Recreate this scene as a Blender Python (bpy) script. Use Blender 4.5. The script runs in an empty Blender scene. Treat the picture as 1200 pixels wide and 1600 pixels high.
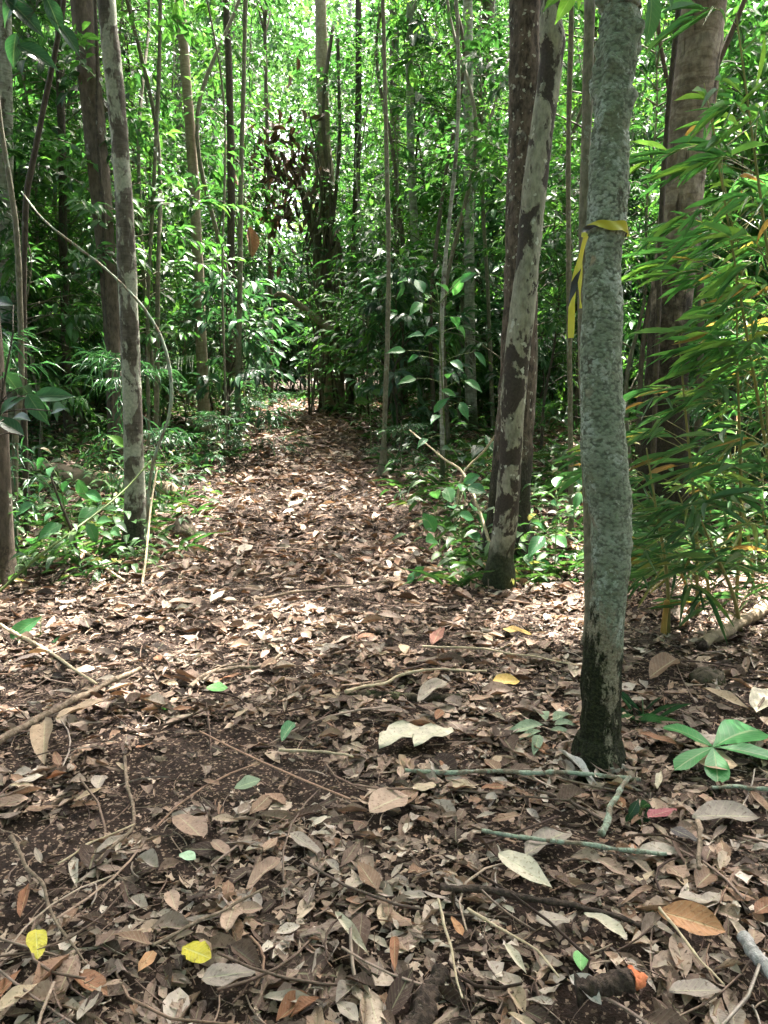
import bpy, math, random
import numpy as np
from mathutils import Vector

RS = np.random.RandomState
R = math.radians
sc = bpy.context.scene
COL = sc.collection

# ------------------------------------------------------------------ camera, sky, sun, exposure
FPX, CAMZ, PITCH = 1186.0, 1.25, R(9.6)
cam_d = bpy.data.cameras.new('camera')
cam_d.sensor_fit = 'VERTICAL'; cam_d.sensor_height = 36.0
cam_d.lens = 36.0 * FPX / 1600.0
cam_d.clip_start = 0.05; cam_d.clip_end = 500
cam = bpy.data.objects.new('camera', cam_d); COL.objects.link(cam)
cam.location = (0, 0, CAMZ); cam.rotation_euler = (R(90) - PITCH, 0, 0)
sc.camera = cam

SUN_EL, SUN_AZ = R(66), R(24)            # azimuth from +Y (view direction) towards +X
SUN = np.array([math.cos(SUN_EL) * math.sin(SUN_AZ), math.cos(SUN_EL) * math.cos(SUN_AZ), math.sin(SUN_EL)])
world = bpy.data.worlds.new('World'); sc.world = world; world.use_nodes = True
wn = world.node_tree.nodes; wl = world.node_tree.links
sky = wn.new('ShaderNodeTexSky'); sky.sky_type = 'NISHITA'; sky.sun_disc = False
sky.air_density = 0.3; sky.dust_density = 6.0; sky.ozone_density = 0.0
sky.sun_elevation = SUN_EL; sky.sun_rotation = SUN_AZ
wl.new(sky.outputs[0], wn['Background'].inputs[0]); wn['Background'].inputs[1].default_value = 0.15
sun_d = bpy.data.lights.new('sun', 'SUN'); sun_d.energy = 3.5; sun_d.angle = R(0.53); sun_d.color = (1.0, 0.95, 0.86)
sun = bpy.data.objects.new('sun', sun_d); COL.objects.link(sun)
sun.rotation_euler = Vector(SUN).to_track_quat('Z', 'Y').to_euler()
sc.view_settings.view_transform = 'Standard'; sc.view_settings.look = 'None'
sc.view_settings.gamma = 1.0; sc.view_settings.use_curve_mapping = False
sc.view_settings.exposure = 3.58
sc.render.engine = 'CYCLES'
cy = sc.cycles
cy.max_bounces = 6; cy.diffuse_bounces = 4; cy.glossy_bounces = 2; cy.transmission_bounces = 5; cy.transparent_max_bounces = 4
cy.caustics_reflective = False; cy.caustics_refractive = False
cy.sample_clamp_indirect = 6.0
cy.use_adaptive_sampling = False
cy.use_denoising = True

# ------------------------------------------------------------------ pixel helpers (photo pixels, 1200 x 1600)
_cp, _sp = math.cos(PITCH), math.sin(PITCH)
def ray(px, py):
    cx, cyy = (px - 600) / FPX, (800 - py) / FPX
    return np.array([cx, cyy * _sp + _cp, cyy * _cp - _sp])
def at(px, py, Y):
    d = ray(px, py); return np.array([0, 0, CAMZ]) + d * (Y / d[1])

# ------------------------------------------------------------------ numpy noise
def _h(ix, iy, iz, s):
    n = (ix * 374761393 + iy * 668265263 + iz * 2147483647 + s * 974634541) & 0xFFFFFFFF
    n = ((n ^ (n >> 13)) * 1274126177) & 0xFFFFFFFF
    n = n ^ (n >> 16)
    return (n & 0xFFFF) / 65535.0
def vnoise(P, s=0):
    P = np.asarray(P, float); i = np.floor(P).astype(np.int64); f = P - i; f = f * f * (3 - 2 * f)
    x, y, z = i[..., 0], i[..., 1], i[..., 2]; u, v, w = f[..., 0], f[..., 1], f[..., 2]
    def c(a, b, d): return _h(x + a, y + b, z + d, s)
    x00 = c(0,0,0)*(1-u)+c(1,0,0)*u; x10 = c(0,1,0)*(1-u)+c(1,1,0)*u
    x01 = c(0,0,1)*(1-u)+c(1,0,1)*u; x11 = c(0,1,1)*(1-u)+c(1,1,1)*u
    return ((x00*(1-v)+x10*v)*(1-w) + (x01*(1-v)+x11*v)*w) * 2 - 1
def fbm(P, s=0, o=4, lac=2.1, g=0.5):
    P = np.asarray(P, float); a, t = 1.0, 0
    for k in range(o):
        t = t + a * vnoise(P, s + k * 17); P = P * lac; a *= g
    return t
def fbm2(x, y, sc_, s=0, o=4):
    return fbm(np.stack([x * sc_, y * sc_, np.zeros_like(x) + 0.37], -1), s, o)
def sstep(a, b, x):
    t = np.clip((x - a) / (b - a), 0, 1); return t * t * (3 - 2 * t)
SPOTS = []
def norm(a): return a / np.maximum(np.linalg.norm(a, axis=-1, keepdims=True), 1e-9)

# ------------------------------------------------------------------ terrain
_gy = np.array([-30, 4.2, 5, 6, 7, 8, 9, 10.5, 12, 14, 16, 20, 30, 60, 120.0])
_gz = np.array([0, 0, 0.03, 0.13, 0.27, 0.42, 0.54, 0.66, 0.75, 0.85, 0.92, 1.05, 1.5, 3.0, 5.0])
def path_x(y): return -0.15 - 0.060 * y - 0.0030 * y * y * (y > 0)
def path_hw(y): return np.clip(0.98 - 0.042 * y, 0.42, 1.1)
def gbase(x, y):
    x = np.asarray(x, float); y = np.asarray(y, float)
    z = np.interp(y, _gy, _gz)
    off = np.abs(x - path_x(y))
    z = z + 0.10 * sstep(0.9, 3.2, off) * sstep(3, 6, y) + 0.02 * sstep(1.2, 3, off)
    z = z + 0.030 * fbm2(x, y, 0.9, 3, 2)
    return z
def G(x, y):
    x = np.asarray(x, float); y = np.asarray(y, float)
    z = gbase(x, y) + 0.010 * fbm2(x, y, 5.0, 9, 2)
    # loose clods where the soil is scraped open
    s = soil(x, y)
    return z + s * (-0.012 + 0.012 * fbm2(x, y, 16.0, 23, 3)) + 0.004 * fbm2(x, y, 30, 31, 2)
_soilpatch = []
def soil(x, y):
    m = sstep(0.42, 0.75, fbm2(x, y, 1.6, 51, 3)) * 0.45
    for (cx, cyy, rx, ry, a, k) in _soilpatch:
        dx, dy = x - cx, y - cyy
        ca, sa = math.cos(a), math.sin(a)
        q = np.sqrt(((dx * ca + dy * sa) / rx) ** 2 + ((-dx * sa + dy * ca) / ry) ** 2)
        q = q + 0.35 * fbm2(x, y, 5.0, 61, 3)
        m = np.maximum(m, k * sstep(1.15, 0.55, q))
    return m
_TT = np.concatenate([np.arange(.5, 8, .004), np.arange(8, 80, .02)])
def _flat(px, py):
    d = ray(px, py); Q = np.array([0, 0, CAMZ]) + d * _TT[:, None]
    k = np.argmax(Q[:, 2] <= gbase(Q[:, 0], Q[:, 1])); return Q[k if k else -1].copy()
for (px, py, rx, ry, a, k) in [(300, 1205, 0.44, 0.34, 0.1, 1.0), (110, 1305, 0.46, 0.22, 0.35, 1.0), (470, 1225, 0.28, 0.16, -.2, .9), (160, 1400, .3, .14, .3, .8),
                               (860, 1300, 0.22, 0.13, -.3, .9), (420, 1050, 0.35, 0.18, 0.1, .8), (230, 1000, .5, .2, .1, .7), (800, 1440, .2, .1, 0, .7),
                               (520, 930, .6, .25, .1, .6), (60, 1080, .4, .2, .4, .8)]:
    p = _flat(px, py); _soilpatch.append((p[0], p[1], rx, ry, a, k))
def gp(px, py):
    """where the view ray through a photo pixel meets the ground"""
    p = _flat(px, py); p[2] = float(G(p[0], p[1])); return p
def onG(p, dz=0.0):
    p = np.array(p, float); p[2] = float(G(p[0], p[1])) + dz; return p

# openings in the canopy through which the sun reaches the litter (cx, cy, rx, ry)
_gaps = []
for (px, py, rx, ry) in [(440, 780, 1.25, 0.45), (600, 790, .6, .35), (440, 637, 1.2, 1.0), (120, 765, 1.0, .7), (1150, 890, .7, .45), (930, 725, 1.0, .9), (1010, 690, 1.0, .8)]:
    p = _flat(px, py); _gaps.append((p[0], p[1], rx, ry))
def in_gap(P):
    t = (P[:, 2] - np.interp(P[:, 1], _gy, _gz)) / SUN[2]
    x = P[:, 0] - SUN[0] * t; y = P[:, 1] - SUN[1] * t
    m = np.zeros(len(P), bool); wob = 0.35 * fbm2(x, y, 1.8, 77, 3)
    for (cx, cyy, rx, ry) in _gaps:
        m |= np.sqrt(((x - cx) / rx) ** 2 + ((y - cyy) / ry) ** 2) + wob < 1.05
    return m

# ------------------------------------------------------------------ object helpers
def mesh(name, V, F, mats=None, lf=None, smooth=True):
    V = np.ascontiguousarray(V, np.float32); F = np.ascontiguousarray(F, np.int32)
    me = bpy.data.meshes.new(name)
    me.vertices.add(len(V)); me.vertices.foreach_set('co', V.ravel())
    k = F.shape[1]
    me.loops.add(F.size); me.loops.foreach_set('vertex_index', F.ravel())
    me.polygons.add(len(F))
    me.polygons.foreach_set('loop_start', np.arange(0, F.size, k, dtype=np.int32))
    me.polygons.foreach_set('loop_total', np.full(len(F), k, np.int32))
    if smooth: me.polygons.foreach_set('use_smooth', np.ones(len(F), bool))
    if lf is not None:
        a = me.attributes.new('lf', 'FLOAT_VECTOR', 'POINT')
        a.data.foreach_set('vector', np.ascontiguousarray(lf, np.float32).ravel())
    me.update(calc_edges=True); me.validate()
    for m in (mats if isinstance(mats, (list, tuple)) else [mats]):
        if m: me.materials.append(m)
    return me
def link(name, data, parent=None, loc=None):
    o = bpy.data.objects.new(name, data); COL.objects.link(o)
    if parent is not None: o.parent = parent
    if loc is not None: o.location = [float(c) for c in loc]
    return o
def tag(o, label=None, cat=None, group=None, kind=None):
    if label: o['label'] = label
    if cat: o['category'] = cat
    if group: o['group'] = group
    if kind: o['kind'] = kind
    return o
def thing(name, label, cat, loc, group=None, rz=0.0):
    o = link(name, None, None, loc); o.empty_display_size = 0.1; o.rotation_euler = (0, 0, rz)
    return tag(o, label, cat, group)
def cat_(*vf):
    """join (V,F[,A]) tuples"""
    Vs, Fs, As, n = [], [], [], 0
    for t in vf:
        if len(t[0]) == 0: continue
        Vs.append(t[0]); Fs.append(t[1] + n); n += len(t[0])
        if len(t) > 2: As.append(t[2])
    if not Vs: return np.zeros((0, 3)), np.zeros((0, 4), int), np.zeros((0, 3))
    return (np.concatenate(Vs), np.concatenate(Fs), np.concatenate(As)) if As else (np.concatenate(Vs), np.concatenate(Fs))

# ------------------------------------------------------------------ tubes (trunks, branches, sticks)
def spline(P, n):
    P = np.asarray(P, float)
    if len(P) == 2:
        t = np.linspace(0, 1, n)[:, None]; return P[0] * (1 - t) + P[1] * t
    Q = np.vstack([2 * P[0] - P[1], P, 2 * P[-1] - P[-2]])
    d = np.r_[0, np.cumsum(np.linalg.norm(np.diff(P[:, :3], axis=0), axis=1))]
    s = np.linspace(0, d[-1], n); k = np.clip(np.searchsorted(d, s, side='right') - 1, 0, len(P) - 2)
    t = ((s - d[k]) / np.maximum(d[k + 1] - d[k], 1e-9))[:, None]
    a, b, c, e = Q[k], Q[k + 1], Q[k + 2], Q[k + 3]
    return 0.5 * ((2*b) + (-a + c)*t + (2*a - 5*b + 4*c - e)*t*t + (-a + 3*b - 3*c + e)*t**3)
def tube(P, rad, n, seg, disp=None, cap=True):
    """P: control points, rad: radius at each; n rings, seg sides; disp(points, normals, s) adds radial relief"""
    P = np.asarray(P, float); rad = np.asarray(rad, float)
    C = spline(np.c_[P, rad], n); r = np.maximum(C[:, 3], 0.0004); C = C[:, :3]
    T = norm(np.gradient(C, axis=0))
    ref = np.array([1.0, 0, 0]) if abs(T[len(T) // 2][0]) < 0.8 else np.array([0, 0, 1.0])
    A = norm(ref - T * (T @ ref)[:, None]); B = np.cross(T, A)
    th = np.linspace(0, 2 * np.pi, seg, endpoint=False)
    N = A[:, None] * np.cos(th)[None, :, None] + B[:, None] * np.sin(th)[None, :, None]
    V = C[:, None] + N * r[:, None, None]
    if disp is not None: V = V + N * disp(V, r)[..., None]
    i = np.arange(n - 1)[:, None] * seg; j = np.arange(seg)[None, :]; j2 = (j + 1) % seg
    F = np.stack([i + j, i + j2, i + seg + j2, i + seg + j], -1).reshape(-1, 4)
    V = V.reshape(-1, 3)
    if cap:
        m = len(V); V = np.vstack([V, C[0], C[-1]]); k = np.arange(seg)
        # caps as thin quads towards the middle point
        c0 = np.stack([(k + 1) % seg, k, np.full(seg, m), np.full(seg, m)], -1)
        ee = (n - 1) * seg
        h = seg // 2
        cq = []
        for q in range(0, seg - 1, 2):
            cq.append([(q + 2) % seg, q + 1, q, m]); cq.append([ee + q, ee + q + 1, ee + (q + 2) % seg, m + 1])
        F = np.vstack([F, np.array(cq)])
    return V, F
def limb(P, r0, r1, n=8, seg=6):
    P = np.asarray(P, float); return tube(P, np.linspace(r0, r1, len(P)), n, seg, None, seg % 2 == 0)

# ------------------------------------------------------------------ leaf templates and placement
def prof(kind, t):
    if kind == 'ellip': w = np.sin(np.pi * t) ** 0.85
    elif kind == 'lance': w = (t ** 0.55) * (1 - t) ** 0.95 / 0.53
    elif kind == 'ovate': w = (t ** 0.5) * (1 - t) ** 0.75 / 0.565
    elif kind == 'obov': w = (t ** 1.1) * (1 - t) ** 0.45 / 0.515
    elif kind == 'acum': w = np.sin(np.pi * t ** 0.8) ** 1.0 * (1 - 0.55 * sstep(0.75, 1.0, t)) * 1.0
    else: w = np.sin(np.pi * t) ** 0.6
    return np.clip(w, 0.03, 1.2)
def leaf_t(rows, kind='ellip', fold=0.12, bend=-0.25, wave=0.0, cup=0.0, twist=0.0, cols=3, seed=0, rag=0.0, rt=0.4, cut=None):
    """leaf along +x, unit length and unit width; attribute = (across -1..1, along 0..1)"""
    t = np.linspace(0, 1, rows); u = np.linspace(-1, 1, cols)
    T, U = np.meshgrid(t, u, indexing='ij'); rg = RS(seed)
    w = prof(kind, T if cut is None else cut[0] + (cut[1] - cut[0]) * T) * 0.5
    if rag: w = w * (1 - rag * rg.rand(rows, cols) * (np.abs(U) > 0.9))
    X = T.copy(); Y = U * w
    if cut is not None: X = X + (rg.rand(rows, cols) - .5) * .28 * ((T < .01) | (T > .99))
    Z = rt * fold * np.abs(U) * w * 2.0 + bend * T ** 2
    Z = Z + rt * (wave * np.sin(T * 9 + seed) * U + wave * 0.8 * np.cos(T * 13 + 2 * seed) * np.abs(U) + cup * (U * w) ** 2 * 2)
    a = twist * T
    Y, Z = Y * np.cos(a), Z + rt * Y * np.sin(a)
    X = X - 0.35 * bend * bend * T ** 2
    V = np.stack([X, Y, Z], -1).reshape(-1, 3)
    i, j = np.meshgrid(np.arange(rows - 1), np.arange(cols - 1), indexing='ij')
    q = i * cols + j
    F = np.stack([q, q + cols, q + cols + 1, q + 1], -1).reshape(-1, 4)
    return V, F, np.stack([U, T], -1).reshape(-1, 2)
DIA = (np.array([[0, 0, 0], [.45, -.5, .08], [1, 0, -.18], [.45, .5, .08]], float), np.array([[0, 1, 2, 3]]),
       np.array([[0, 0], [-1, .45], [0, 1], [1, .45]], float))
def place(tm, pos, xd, nd, L, Wd, rnd):
    tv, tf, ta = tm; N = len(pos)
    if N == 0: return np.zeros((0, 3)), np.zeros((0, 4), int), np.zeros((0, 3))
    x = norm(xd); z = norm(nd - x * np.sum(nd * x, 1, keepdims=True)); y = np.cross(z, x)
    L = np.broadcast_to(L, (N,)); Wd = np.broadcast_to(Wd, (N,))
    V = (pos[:, None] + x[:, None] * (tv[None, :, 0] * L[:, None])[..., None]
         + y[:, None] * (tv[None, :, 1] * Wd[:, None])[..., None] + z[:, None] * (tv[None, :, 2] * L[:, None])[..., None])
    F = (tf[None] + (np.arange(N) * len(tv))[:, None, None]).reshape(-1, tf.shape[1])
    A = np.concatenate([np.broadcast_to(ta[None], (N,) + ta.shape), np.broadcast_to(np.asarray(rnd)[:, None, None], (N, len(tv), 1))], -1)
    return V.reshape(-1, 3), F, A.reshape(-1, 3)
def place_mix(tms, pos, xd, nd, L, Wd, rnd, rg):
    k = rg.randint(0, len(tms), len(pos)); out = []
    for i, tm in enumerate(tms):
        m = k == i; out.append(place(tm, pos[m], xd[m], nd[m], L[m], Wd[m], rnd[m]))
    return cat_(*out)
def rdir(rg, n, up=0.0):
    d = rg.normal(size=(n, 3)); d[:, 2] += up; return norm(d)
def sprays(rg, P, D, K, tlen, leafL, leafW, droop=0.35, tone=None, upn=1.0):
    """leafy twigs: at each P along D, K leaves alternating; returns leaf position, direction, normal, L, W, rnd"""
    N = len(P); D = norm(D)
    up = np.tile([0, 0, 1.0], (N, 1)); S = norm(np.cross(D, up) + 1e-4)
    t = (np.arange(K) + 0.6) / K
    pos = P[:, None] + D[:, None] * (t[None, :, None] * np.reshape(tlen, (-1, 1, 1)))
    pos[..., 2] -= droop * 0.5 * np.reshape(tlen, (-1, 1)) * t[None] ** 2
    side = np.where(np.arange(K) % 2 == 0, 1.0, -1.0)[None, :, None]
    ang = 1.0 - 0.75 * t[None, :, None]
    xd = D[:, None] * (0.55 + 0.6 * t[None, :, None]) + S[:, None] * side * ang + rg.normal(size=(N, K, 3)) * 0.28
    xd[..., 2] -= droop * (0.3 + rg.rand(N, K) * 0.9)
    nd = np.array([0, 0, upn]) + rg.normal(size=(N, K, 3)) * 0.38
    L = leafL * (0.65 + 0.55 * rg.rand(N, K)); Wd = L * leafW * (0.85 + 0.3 * rg.rand(N, K))
    base = (rg.rand(N, 1) if tone is None else tone[:, None])
    rnd = np.clip(base * 0.75 + 0.25 * rg.rand(N, K), 0, 1)
    f = lambda a: a.reshape((N * K,) + a.shape[2:])
    return f(pos), f(xd), f(nd), f(L), f(Wd), f(rnd)

# ------------------------------------------------------------------ materials
class NT:
    def __init__(s, name):
        s.m = bpy.data.materials.new(name); s.m.use_nodes = True; s.t = s.m.node_tree
        s.t.nodes.clear(); s.out = s.t.nodes.new('ShaderNodeOutputMaterial')
    def n(s, ty, **kw):
        nd = s.t.nodes.new('ShaderNode' + ty)
        for k, v in kw.items():
            if k.startswith('i_'):
                key = k[2:]; key = int(key) if key.isdigit() else key.replace('_', ' ')
                s.set(nd.inputs[key], v)
            else: setattr(nd, k, v)
        return nd
    def set(s, inp, v):
        if hasattr(v, 'links') or isinstance(v, bpy.types.NodeSocket): s.t.links.new(v, inp)
        else:
            try: inp.default_value = v
            except Exception: inp.default_value = (*v, 1.0)
    def math(s, op, a, b=0.0, clamp=False):
        nd = s.n('Math', operation=op, use_clamp=clamp); s.set(nd.inputs[0], a); s.set(nd.inputs[1], b); return nd.outputs[0]
    def mix(s, f, a, b, mode='MIX'):
        nd = s.n('MixRGB', blend_type=mode)
        s.set(nd.inputs[0], f)
        for k, v in ((1, a), (2, b)):
            if isinstance(v, bpy.types.NodeSocket): s.t.links.new(v, nd.inputs[k])
            elif isinstance(v, (int, float)): nd.inputs[k].default_value = (v, v, v, 1)
            else: nd.inputs[k].default_value = (*v, 1)
        return nd.outputs[0]
    def ramp(s, f, stops, interp='LINEAR'):
        nd = s.n('ValToRGB'); s.set(nd.inputs[0], f); cr = nd.color_ramp; cr.interpolation = interp
        while len(cr.elements) < len(stops): cr.elements.new(0.5)
        for e, (p, c) in zip(cr.elements, stops):
            e.position = p; e.color = (*c, 1) if len(c) == 3 else c
        return nd.outputs[0]
    def smooth(s, v, a, b):
        nd = s.n('MapRange', interpolation_type='SMOOTHSTEP'); s.set(nd.inputs[0], v)
        nd.inputs[1].default_value = a; nd.inputs[2].default_value = b; return nd.outputs[0]
    def obj(s): return s.n('TexCoord').outputs['Object']
    def noise(s, scale, detail=4, rough=0.55, vec=None, dist=0.0):
        nd = s.n('TexNoise'); nd.inputs['Scale'].default_value = scale; nd.inputs['Detail'].default_value = detail
        nd.inputs['Roughness'].default_value = rough; nd.inputs['Distortion'].default_value = dist
        if vec is not None: s.t.links.new(vec, nd.inputs['Vector'])
        return nd.outputs[0]
    def mapping(s, vec, scale):
        nd = s.n('Mapping'); s.t.links.new(vec, nd.inputs[0]); nd.inputs['Scale'].default_value = scale; return nd.outputs[0]
    def bump(s, h, strength=0.5, dist=0.01):
        nd = s.n('Bump'); nd.inputs['Strength'].default_value = strength; nd.inputs['Distance'].default_value = dist
        s.t.links.new(h, nd.inputs['Height']); return nd.outputs[0]
    def bsdf(s, col, rough=0.7, spec=0.3, nrm=None):
        nd = s.n('BsdfPrincipled'); s.set(nd.inputs['Base Color'], col if isinstance(col, bpy.types.NodeSocket) else (*col, 1))
        s.set(nd.inputs['Roughness'], rough); nd.inputs['Specular IOR Level'].default_value = spec
        if nrm is not None: s.t.links.new(nrm, nd.inputs['Normal'])
        return nd.outputs[0]
    def finish(s, sh): s.t.links.new(sh, s.out.inputs[0]); return s.m

def mat_leaf(name, stops, trans=0.4, rough=0.42, spec=0.5, vein=0.35, side=0.15, objrnd=False, spots=0.0, mottle=0.25, tcol=(1.0, 1.25, 0.65), back=None, nscale=25):
    n = NT(name)
    a = n.n('Attribute', attribute_name='lf'); sx = n.n('SeparateXYZ'); n.t.links.new(a.outputs['Vector'], sx.inputs[0])
    u, v, r = sx.outputs
    if objrnd:
        oi = n.n('ObjectInfo'); r = n.math('FRACT', n.math('ADD', r, oi.outputs['Random']))
    col = n.ramp(r, stops)
    geo = n.n('NewGeometry')
    nz = n.noise(nscale, 3, 0.6, geo.outputs['Position'])
    col = n.mix(1.0, col, n.mix(nz, (1 - mottle * 1.6,) * 3, (1 + mottle,) * 3), 'MULTIPLY')
    au = n.math('ABSOLUTE', u)
    mid = n.math('SUBTRACT', 1.0, n.smooth(au, 0.02, 0.10))
    col = n.mix(n.math('MULTIPLY', mid, vein), col, n.mix(0.5, col, (0.55, 0.6, 0.35)))
    w = n.math('SINE', n.math('MULTIPLY', n.math('SUBTRACT', n.math('MULTIPLY', v, 9.0), n.math('MULTIPLY', au, 2.2)), 6.283))
    sv = n.smooth(w, 0.75, 1.0)
    col = n.mix(n.math('MULTIPLY', sv, side), col, n.mix(0.4, col, (0.5, 0.5, 0.35)))
    if spots:
        sp_ = n.noise(nscale * 2.6, 4, 0.65, geo.outputs['Position'], 0.6)
        col = n.mix(n.math('MULTIPLY', n.smooth(sp_, 0.56, 0.66), spots), col, n.mix(1.0, col, (0.33, 0.27, 0.22), 'MULTIPLY'))
        col = n.mix(n.math('MULTIPLY', n.smooth(sp_, 0.40, 0.30), spots * 0.6), col, n.mix(0.5, col, (0.55, 0.50, 0.43)))
    if back is not None:
        col = n.mix(n.math('MULTIPLY', geo.outputs['Backfacing'], 0.75), col, back)
    nrm = n.bump(n.math('ADD', n.math('MULTIPLY', w, 0.10), n.math('ADD', nz, n.math('MULTIPLY', mid, -0.6))), 0.35, 0.003)
    b = n.bsdf(col, rough, spec, nrm)
    if trans > 0:
        tr = n.n('BsdfTranslucent'); n.t.links.new(n.mix(1.0, col, tcol, 'MULTIPLY'), tr.inputs[0])
        mx = n.n('MixShader'); mx.inputs[0].default_value = trans
        n.t.links.new(b, mx.inputs[1]); n.t.links.new(tr.outputs[0], mx.inputs[2]); b = mx.outputs[0]
    return n.finish(b)

GREEN = [(0, (0.022, 0.070, 0.026)), (0.35, (0.036, 0.115, 0.034)), (0.7, (0.062, 0.175, 0.042)), (1, (0.115, 0.245, 0.055))]
DARKG = [(0, (0.018, 0.058, 0.032)), (0.5, (0.032, 0.100, 0.048)), (1, (0.058, 0.155, 0.068))]
LIME = [(0, (0.07, 0.18, 0.030)), (0.6, (0.11, 0.25, 0.04)), (1, (0.17, 0.31, 0.06))]
JADE = [(0, (0.050, 0.19, 0.075)), (0.6, (0.080, 0.27, 0.10)), (1, (0.14, 0.35, 0.13))]
M = {}
M['canopy'] = mat_leaf('canopy_leaf', GREEN, 0.45)
M['leaf'] = mat_leaf('forest_leaf', GREEN, 0.45, objrnd=True, spots=0.25)
M['dark'] = mat_leaf('dark_leaf', DARKG, 0.38, rough=0.34, objrnd=True)
M['lime'] = mat_leaf('lime_leaf', LIME, 0.5, objrnd=True)
M['jade'] = mat_leaf('jade_leaf', JADE, 0.4, rough=0.38, objrnd=True, side=0.3)
M['far'] = mat_leaf('hazed_far_leaf', [(0, (0.028, 0.075, 0.034)), (0.4, (0.055, 0.140, 0.055)), (0.75, (0.10, 0.20, 0.075)), (0.9, (0.17, 0.27, 0.11)), (1, (0.26, 0.33, 0.15))], 0.42)  # paler, greyer greens: distance haze painted into the leaf colour
M['under'] = mat_leaf('undergrowth_leaf', [(0, (0.03, 0.085, 0.03)), (0.6, (0.06, 0.15, 0.045)), (0.85, (0.11, 0.20, 0.06)), (0.92, (0.22, 0.20, 0.08)), (1, (0.32, 0.24, 0.13))], 0.4)
M['bamboo'] = mat_leaf('bamboo_leaf', [(0, (0.040, 0.115, 0.050)), (0.55, (0.070, 0.165, 0.065)), (0.82, (0.12, 0.22, 0.09)), (0.93, (0.20, 0.25, 0.07)), (0.97, (0.36, 0.22, 0.08)), (1, (0.40, 0.20, 0.08))],
                       0.42, vein=0.6, side=0.0, objrnd=True)
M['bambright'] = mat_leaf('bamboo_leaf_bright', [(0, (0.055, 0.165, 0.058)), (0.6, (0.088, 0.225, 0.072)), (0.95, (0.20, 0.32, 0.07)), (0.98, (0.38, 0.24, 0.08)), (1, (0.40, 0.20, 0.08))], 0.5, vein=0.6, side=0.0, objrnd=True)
LIT = [(0, (0.034, 0.021, 0.017)), (0.15, (0.078, 0.049, 0.038)), (0.31, (0.17, 0.112, 0.086)), (0.45, (0.31, 0.220, 0.170)), (0.55, (0.22, 0.165, 0.138)),
       (0.67, (0.45, 0.345, 0.270)), (0.77, (0.29, 0.165, 0.105)), (0.85, (0.56, 0.45, 0.350)), (0.92, (0.39, 0.335, 0.295)), (1, (0.72, 0.63, 0.53))]
M['litter'] = mat_leaf('leaf_litter', LIT, 0.10, rough=0.65, spec=0.25, vein=0.5, side=0.22, mottle=0.35, tcol=(1.1, 0.8, 0.5), nscale=45, spots=0.8)
def dry(name, c0, c1, **k):
    k.setdefault('rough', 0.6)
    return mat_leaf(name, [(0, c0), (1, c1)], 0.10, spec=0.3, vein=0.6, side=0.35, mottle=0.3, tcol=(1.1, .8, .5), objrnd=True, nscale=40, spots=0.7, **k)
M['d_tan'] = dry('tan_leaf', (0.42, 0.31, 0.21), (0.56, 0.44, 0.31))
M['d_brown'] = dry('brown_leaf', (0.19, 0.115, 0.075), (0.30, 0.19, 0.125))
M['d_grey'] = dry('grey_leaf', (0.28, 0.24, 0.205), (0.42, 0.36, 0.30))
M['d_rust'] = dry('rust_leaf', (0.24, 0.11, 0.06), (0.36, 0.18, 0.10))
M['d_mauve'] = dry('mauve_leaf', (0.30, 0.205, 0.155), (0.46, 0.33, 0.25))
M['d_pale'] = dry('pale_leaf', (0.55, 0.50, 0.38), (0.62, 0.58, 0.46))
M['d_white'] = dry('white_leaf', (0.62, 0.58, 0.54), (0.68, 0.65, 0.62))
M['d_orange'] = dry('orange_leaf', (0.46, 0.23, 0.11), (0.54, 0.30, 0.15))
M['d_red'] = dry('red_leaf', (0.36, 0.17, 0.13), (0.40, 0.20, 0.16))
M['d_purple'] = dry('purple_leaf', (0.28, 0.07, 0.10), (0.33, 0.10, 0.12))
M['d_yellow'] = dry('yellow_leaf', (0.50, 0.44, 0.035), (0.54, 0.49, 0.06))
M['d_gold'] = dry('golden_leaf', (0.46, 0.30, 0.08), (0.52, 0.36, 0.10))
M['d_lime'] = dry('bright_green_leaf', (0.16, 0.42, 0.13), (0.19, 0.45, 0.16))
M['d_green'] = dry('green_fallen_leaf', (0.07, 0.20, 0.10), (0.09, 0.24, 0.12))
M['d_sage'] = dry('sage_leaf', (0.19, 0.27, 0.17), (0.22, 0.30, 0.20))
M['d_mint'] = dry('mint_leaf', (0.42, 0.62, 0.42), (0.46, 0.66, 0.46))
M['d_dark'] = dry('black_leaf', (0.07, 0.06, 0.065), (0.10, 0.085, 0.09))

def mat_ground():
    n = NT('forest_soil'); o = n.obj()
    a = n.noise(3.0, 5, 0.6, o); b = n.noise(38, 5, 0.7, o); c = n.noise(140, 3, 0.7, o)
    col = n.ramp(b, [(0.25, (0.010, 0.006, 0.005)), (0.5, (0.028, 0.017, 0.012)), (0.66, (0.058, 0.036, 0.026)), (0.8, (0.14, 0.10, 0.072))])
    col = n.mix(n.smooth(a, 0.35, 0.7), col, n.mix(1.0, col, (0.72, 0.60, 0.55), 'MULTIPLY'))
    fl = n.n('TexVoronoi'); fl.inputs['Scale'].default_value = 150; n.t.links.new(o, fl.inputs['Vector'])
    sp = n.n('SeparateXYZ'); n.t.links.new(fl.outputs['Color'], sp.inputs[0])
    col = n.mix(n.math('MULTIPLY', n.smooth(sp.outputs[0], 0.80, 0.86), n.smooth(b, 0.40, 0.55)), col, (0.30, 0.22, 0.16))
    h = n.math('ADD', n.math('MULTIPLY', b, 1.0), n.math('MULTIPLY', c, 0.4))
    return n.finish(n.bsdf(col, 0.85, 0.25, n.bump(h, 0.9, 0.012)))
M['soil'] = mat_ground()

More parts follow.
